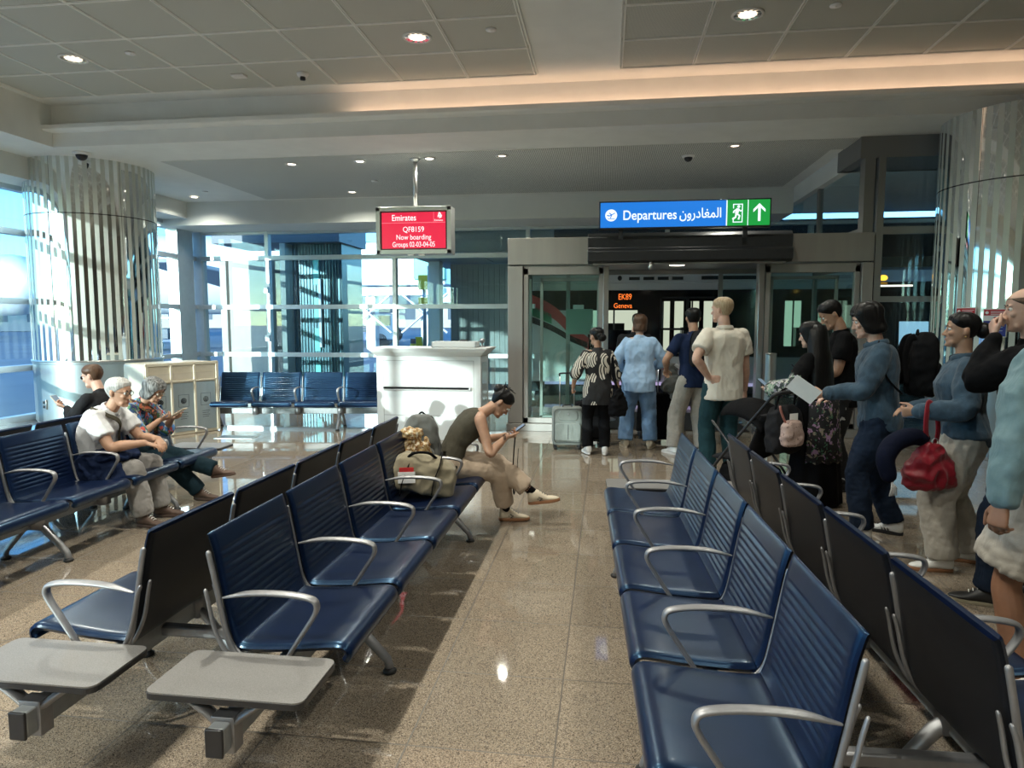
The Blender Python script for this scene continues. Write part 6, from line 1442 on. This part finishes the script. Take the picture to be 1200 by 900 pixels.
# handbag of the leaf-print woman
o = empty('shoulder_bag', (.16, 8.62, .52), R(20), 'black slouchy bag hanging at the right side of the leaf print blouse', 'handbag')
g = G(); rings = []
for z, w_, d_ in ((0, .09, .05), (.03, .12, .07), (.14, .12, .07), (.26, .075, .05), (.34, .03, .03)): rings.append([Vector((w_ * math.cos(a), d_ * math.sin(a), z)) for a in [2 * PI * j / 24 for j in range(24)]])
g.loft(rings); me = remesh_geo(g, .010, 3); wrinkle(me, .010, 12, 9); mesh_obj('bag_body', me, 'cloth_black', o, True)
g = G(); g.tube(cat_path([(-.02, 0, .31), (-.05, 0, .50), (-.09, -.02, .74), (-.07, .02, .50), (.0, .0, .32)], 5), .010, n=8, flat=(1.4, .4)); g.build('handle', 'cloth_black', o, smooth=True)
# khaki tote on the seat, backpack behind the seated woman
o = empty('travel_bag', (-1.30, 4.76, .46), R(14), 'khaki canvas bag with black straps lying on the seat beside the seated woman', 'bag')
soft_box('bag_body', (.46, .27, .26), 'cloth_khaki', o, rot=Matrix.Rotation(R(14), 3, 'Y'), r=.4, taper=.8, seed=12, wr=.010, loc=(-.02, 0, .02))
g = G()
for x in (-.10, .12):
    g = G(); g.tube(cat_path([(x - .06, -.150, .02), (x - .04, -.150, .12), (x, -.125, .22), (x + .02, -.02, .285), (x + .01, .10, .26)], 5), .014, n=8, flat=(1.2, .3), up=(1, 0, 0)); g.build('black_strap', 'cloth_black', o, smooth=True)
g = G(); g.tube(cat_path([(-.12, -.08, .26), (-.06, -.10, .31), (.04, -.10, .31), (.10, -.06, .26)], 5), .010, n=8); g.build('carry_handle', 'cloth_black', o, smooth=True)
g = G(); g.box(-.16, -.06, -.158, -.150, .19, .22); tg = g.build('red_tag', 'tag_red', o); g = G(); g.box(-.17, -.05, -.160, -.152, .11, .19); g.build('white_tag', 'paper', o)
bk = backpack('grey backpack with a patterned scarf tied on, behind the seated woman in olive', (-1.42, 5.16, .47), R(8), (.30, .20, .50), 'bag_grey', seed=15)
g = G(); g.ell((-.05, -.16, .38), (.09, .05, .05)); g.ell((-.07, -.17, .24), (.045, .035, .12)); g.ell((.0, -.18, .22), (.045, .035, .13)); g.ell((.06, -.17, .26), (.035, .03, .10)); me = remesh_geo(g, .008, 2); wrinkle(me, .010, 22, 3); o = mesh_obj('scarf', me, 'scarf_print', None, True); o.matrix_basis = bk.matrix_basis.copy(); tag(o, 'ochre patterned scarf tied over the grey backpack', 'scarf')
# pushchair
st = empty('pushchair', (1.40, 6.80, 0), R(125), 'black folded-hood pushchair loaded with bags between the polo man and robed woman', 'pushchair')
g = G()
for y in (-.22, .22):
    g.tube([(.42, y, .10), (.05, y, .52), (-.42, y, 1.02)], .014, n=10, round_ends=True); g.tube([(-.38, y, .10), (.05, y, .52), (.30, y, .72)], .012, n=10, round_ends=True)
g.tube(cat_path([(-.42, -.22, 1.02), (-.47, -.2, 1.06), (-.49, 0, 1.07), (-.47, .2, 1.06), (-.42, .22, 1.02)], 4), .017, n=10)
g.tube([(-.38, -.22, .12), (-.38, .22, .12)], .012); g.tube([(.42, -.22, .12), (.42, .22, .12)], .012); g.build('frame', 'black_plastic', st, smooth=True)
for x in (-.40, .44):
    for y in (-.25, .25):
        g = G(); g.lathe([(.0, -.014), (.03, -.016), (.085, -.012), (.09, 0), (.085, .012), (.03, .016), (0, .014)], n=24, mtx=Matrix.Translation((x, y, .09)) @ Matrix.Rotation(R(90), 4, 'X')); wl = g.build('wheel', 'black_rubber', st, smooth=True); g = G(); g.cyl((x, y - .02, .09), (x, y + .02, .09), .022, n=12); g.build('hub', 'chair_metal', wl, smooth=True)
g = G(); rings = []
for a in range(0, 100, 12):
    t = R(a); rings.append([Vector((.02 - .36 * math.cos(t + .35) * (1), .225 * math.cos(u), .62 + .34 * math.sin(t + .35) * (.55 + .45 * math.sin(u)))) for u in [PI * k / 14 for k in range(15)]])
vs = [v for r_ in rings for v in r_]; n_ = 15; g.add(vs, [(i * n_ + k, i * n_ + k + 1, (i + 1) * n_ + k + 1, (i + 1) * n_ + k) for i in range(len(rings) - 1) for k in range(n_ - 1)]); g.build('hood', 'cloth_black', st, smooth=True, solid=.012)
g = G(); g.tube(cat_path([(.32, 0, .36), (.10, 0, .38), (-.08, 0, .42), (-.20, 0, .62), (-.28, 0, .84)], 5), .20, n=16, flat=(1.0, .16), up=(.2, 0, 1)); g.build('seat_liner', 'cloth_charcoal', st, smooth=True)
soft_box('storage_basket', (.55, .38, .20), 'cloth_black', st, loc=(0, 0, .14), r=.4, seed=22)
o = empty('changing_bag', (1.40 + .20, 6.80 - .38, .52), R(125), 'dark grey bag hanging from the pushchair handle', 'bag'); soft_box('bag_body', (.18, .36, .42), 'cloth_charcoal', o, seed=23, r=.5, wr=.010); g = G(); g.box(-.098, -.094, -.06, .04, .26, .36); g.build('white_label', 'paper', o)
g = G(); g.tube(cat_path([(0, -.12, .38), (-.03, -.08, .56), (-.03, .08, .56), (0, .12, .38)], 5), .010, n=8); g.build('handle', 'cloth_black', o, smooth=True)
o = empty('small_pouch', (1.40 + .24, 6.80 - .50, .60), R(125), 'pale pink spotted pouch clipped to the pushchair bag', 'bag'); soft_box('pouch_body', (.10, .24, .22), 'pink_spots', o, seed=24, r=.6, wr=.008); g = G(); g.tube(cat_path([(0, .08, .20), (.0, .14, .30), (.0, .16, .36)], 5), .010, n=8); g.build('pink_strap', 'lip', o, smooth=True)
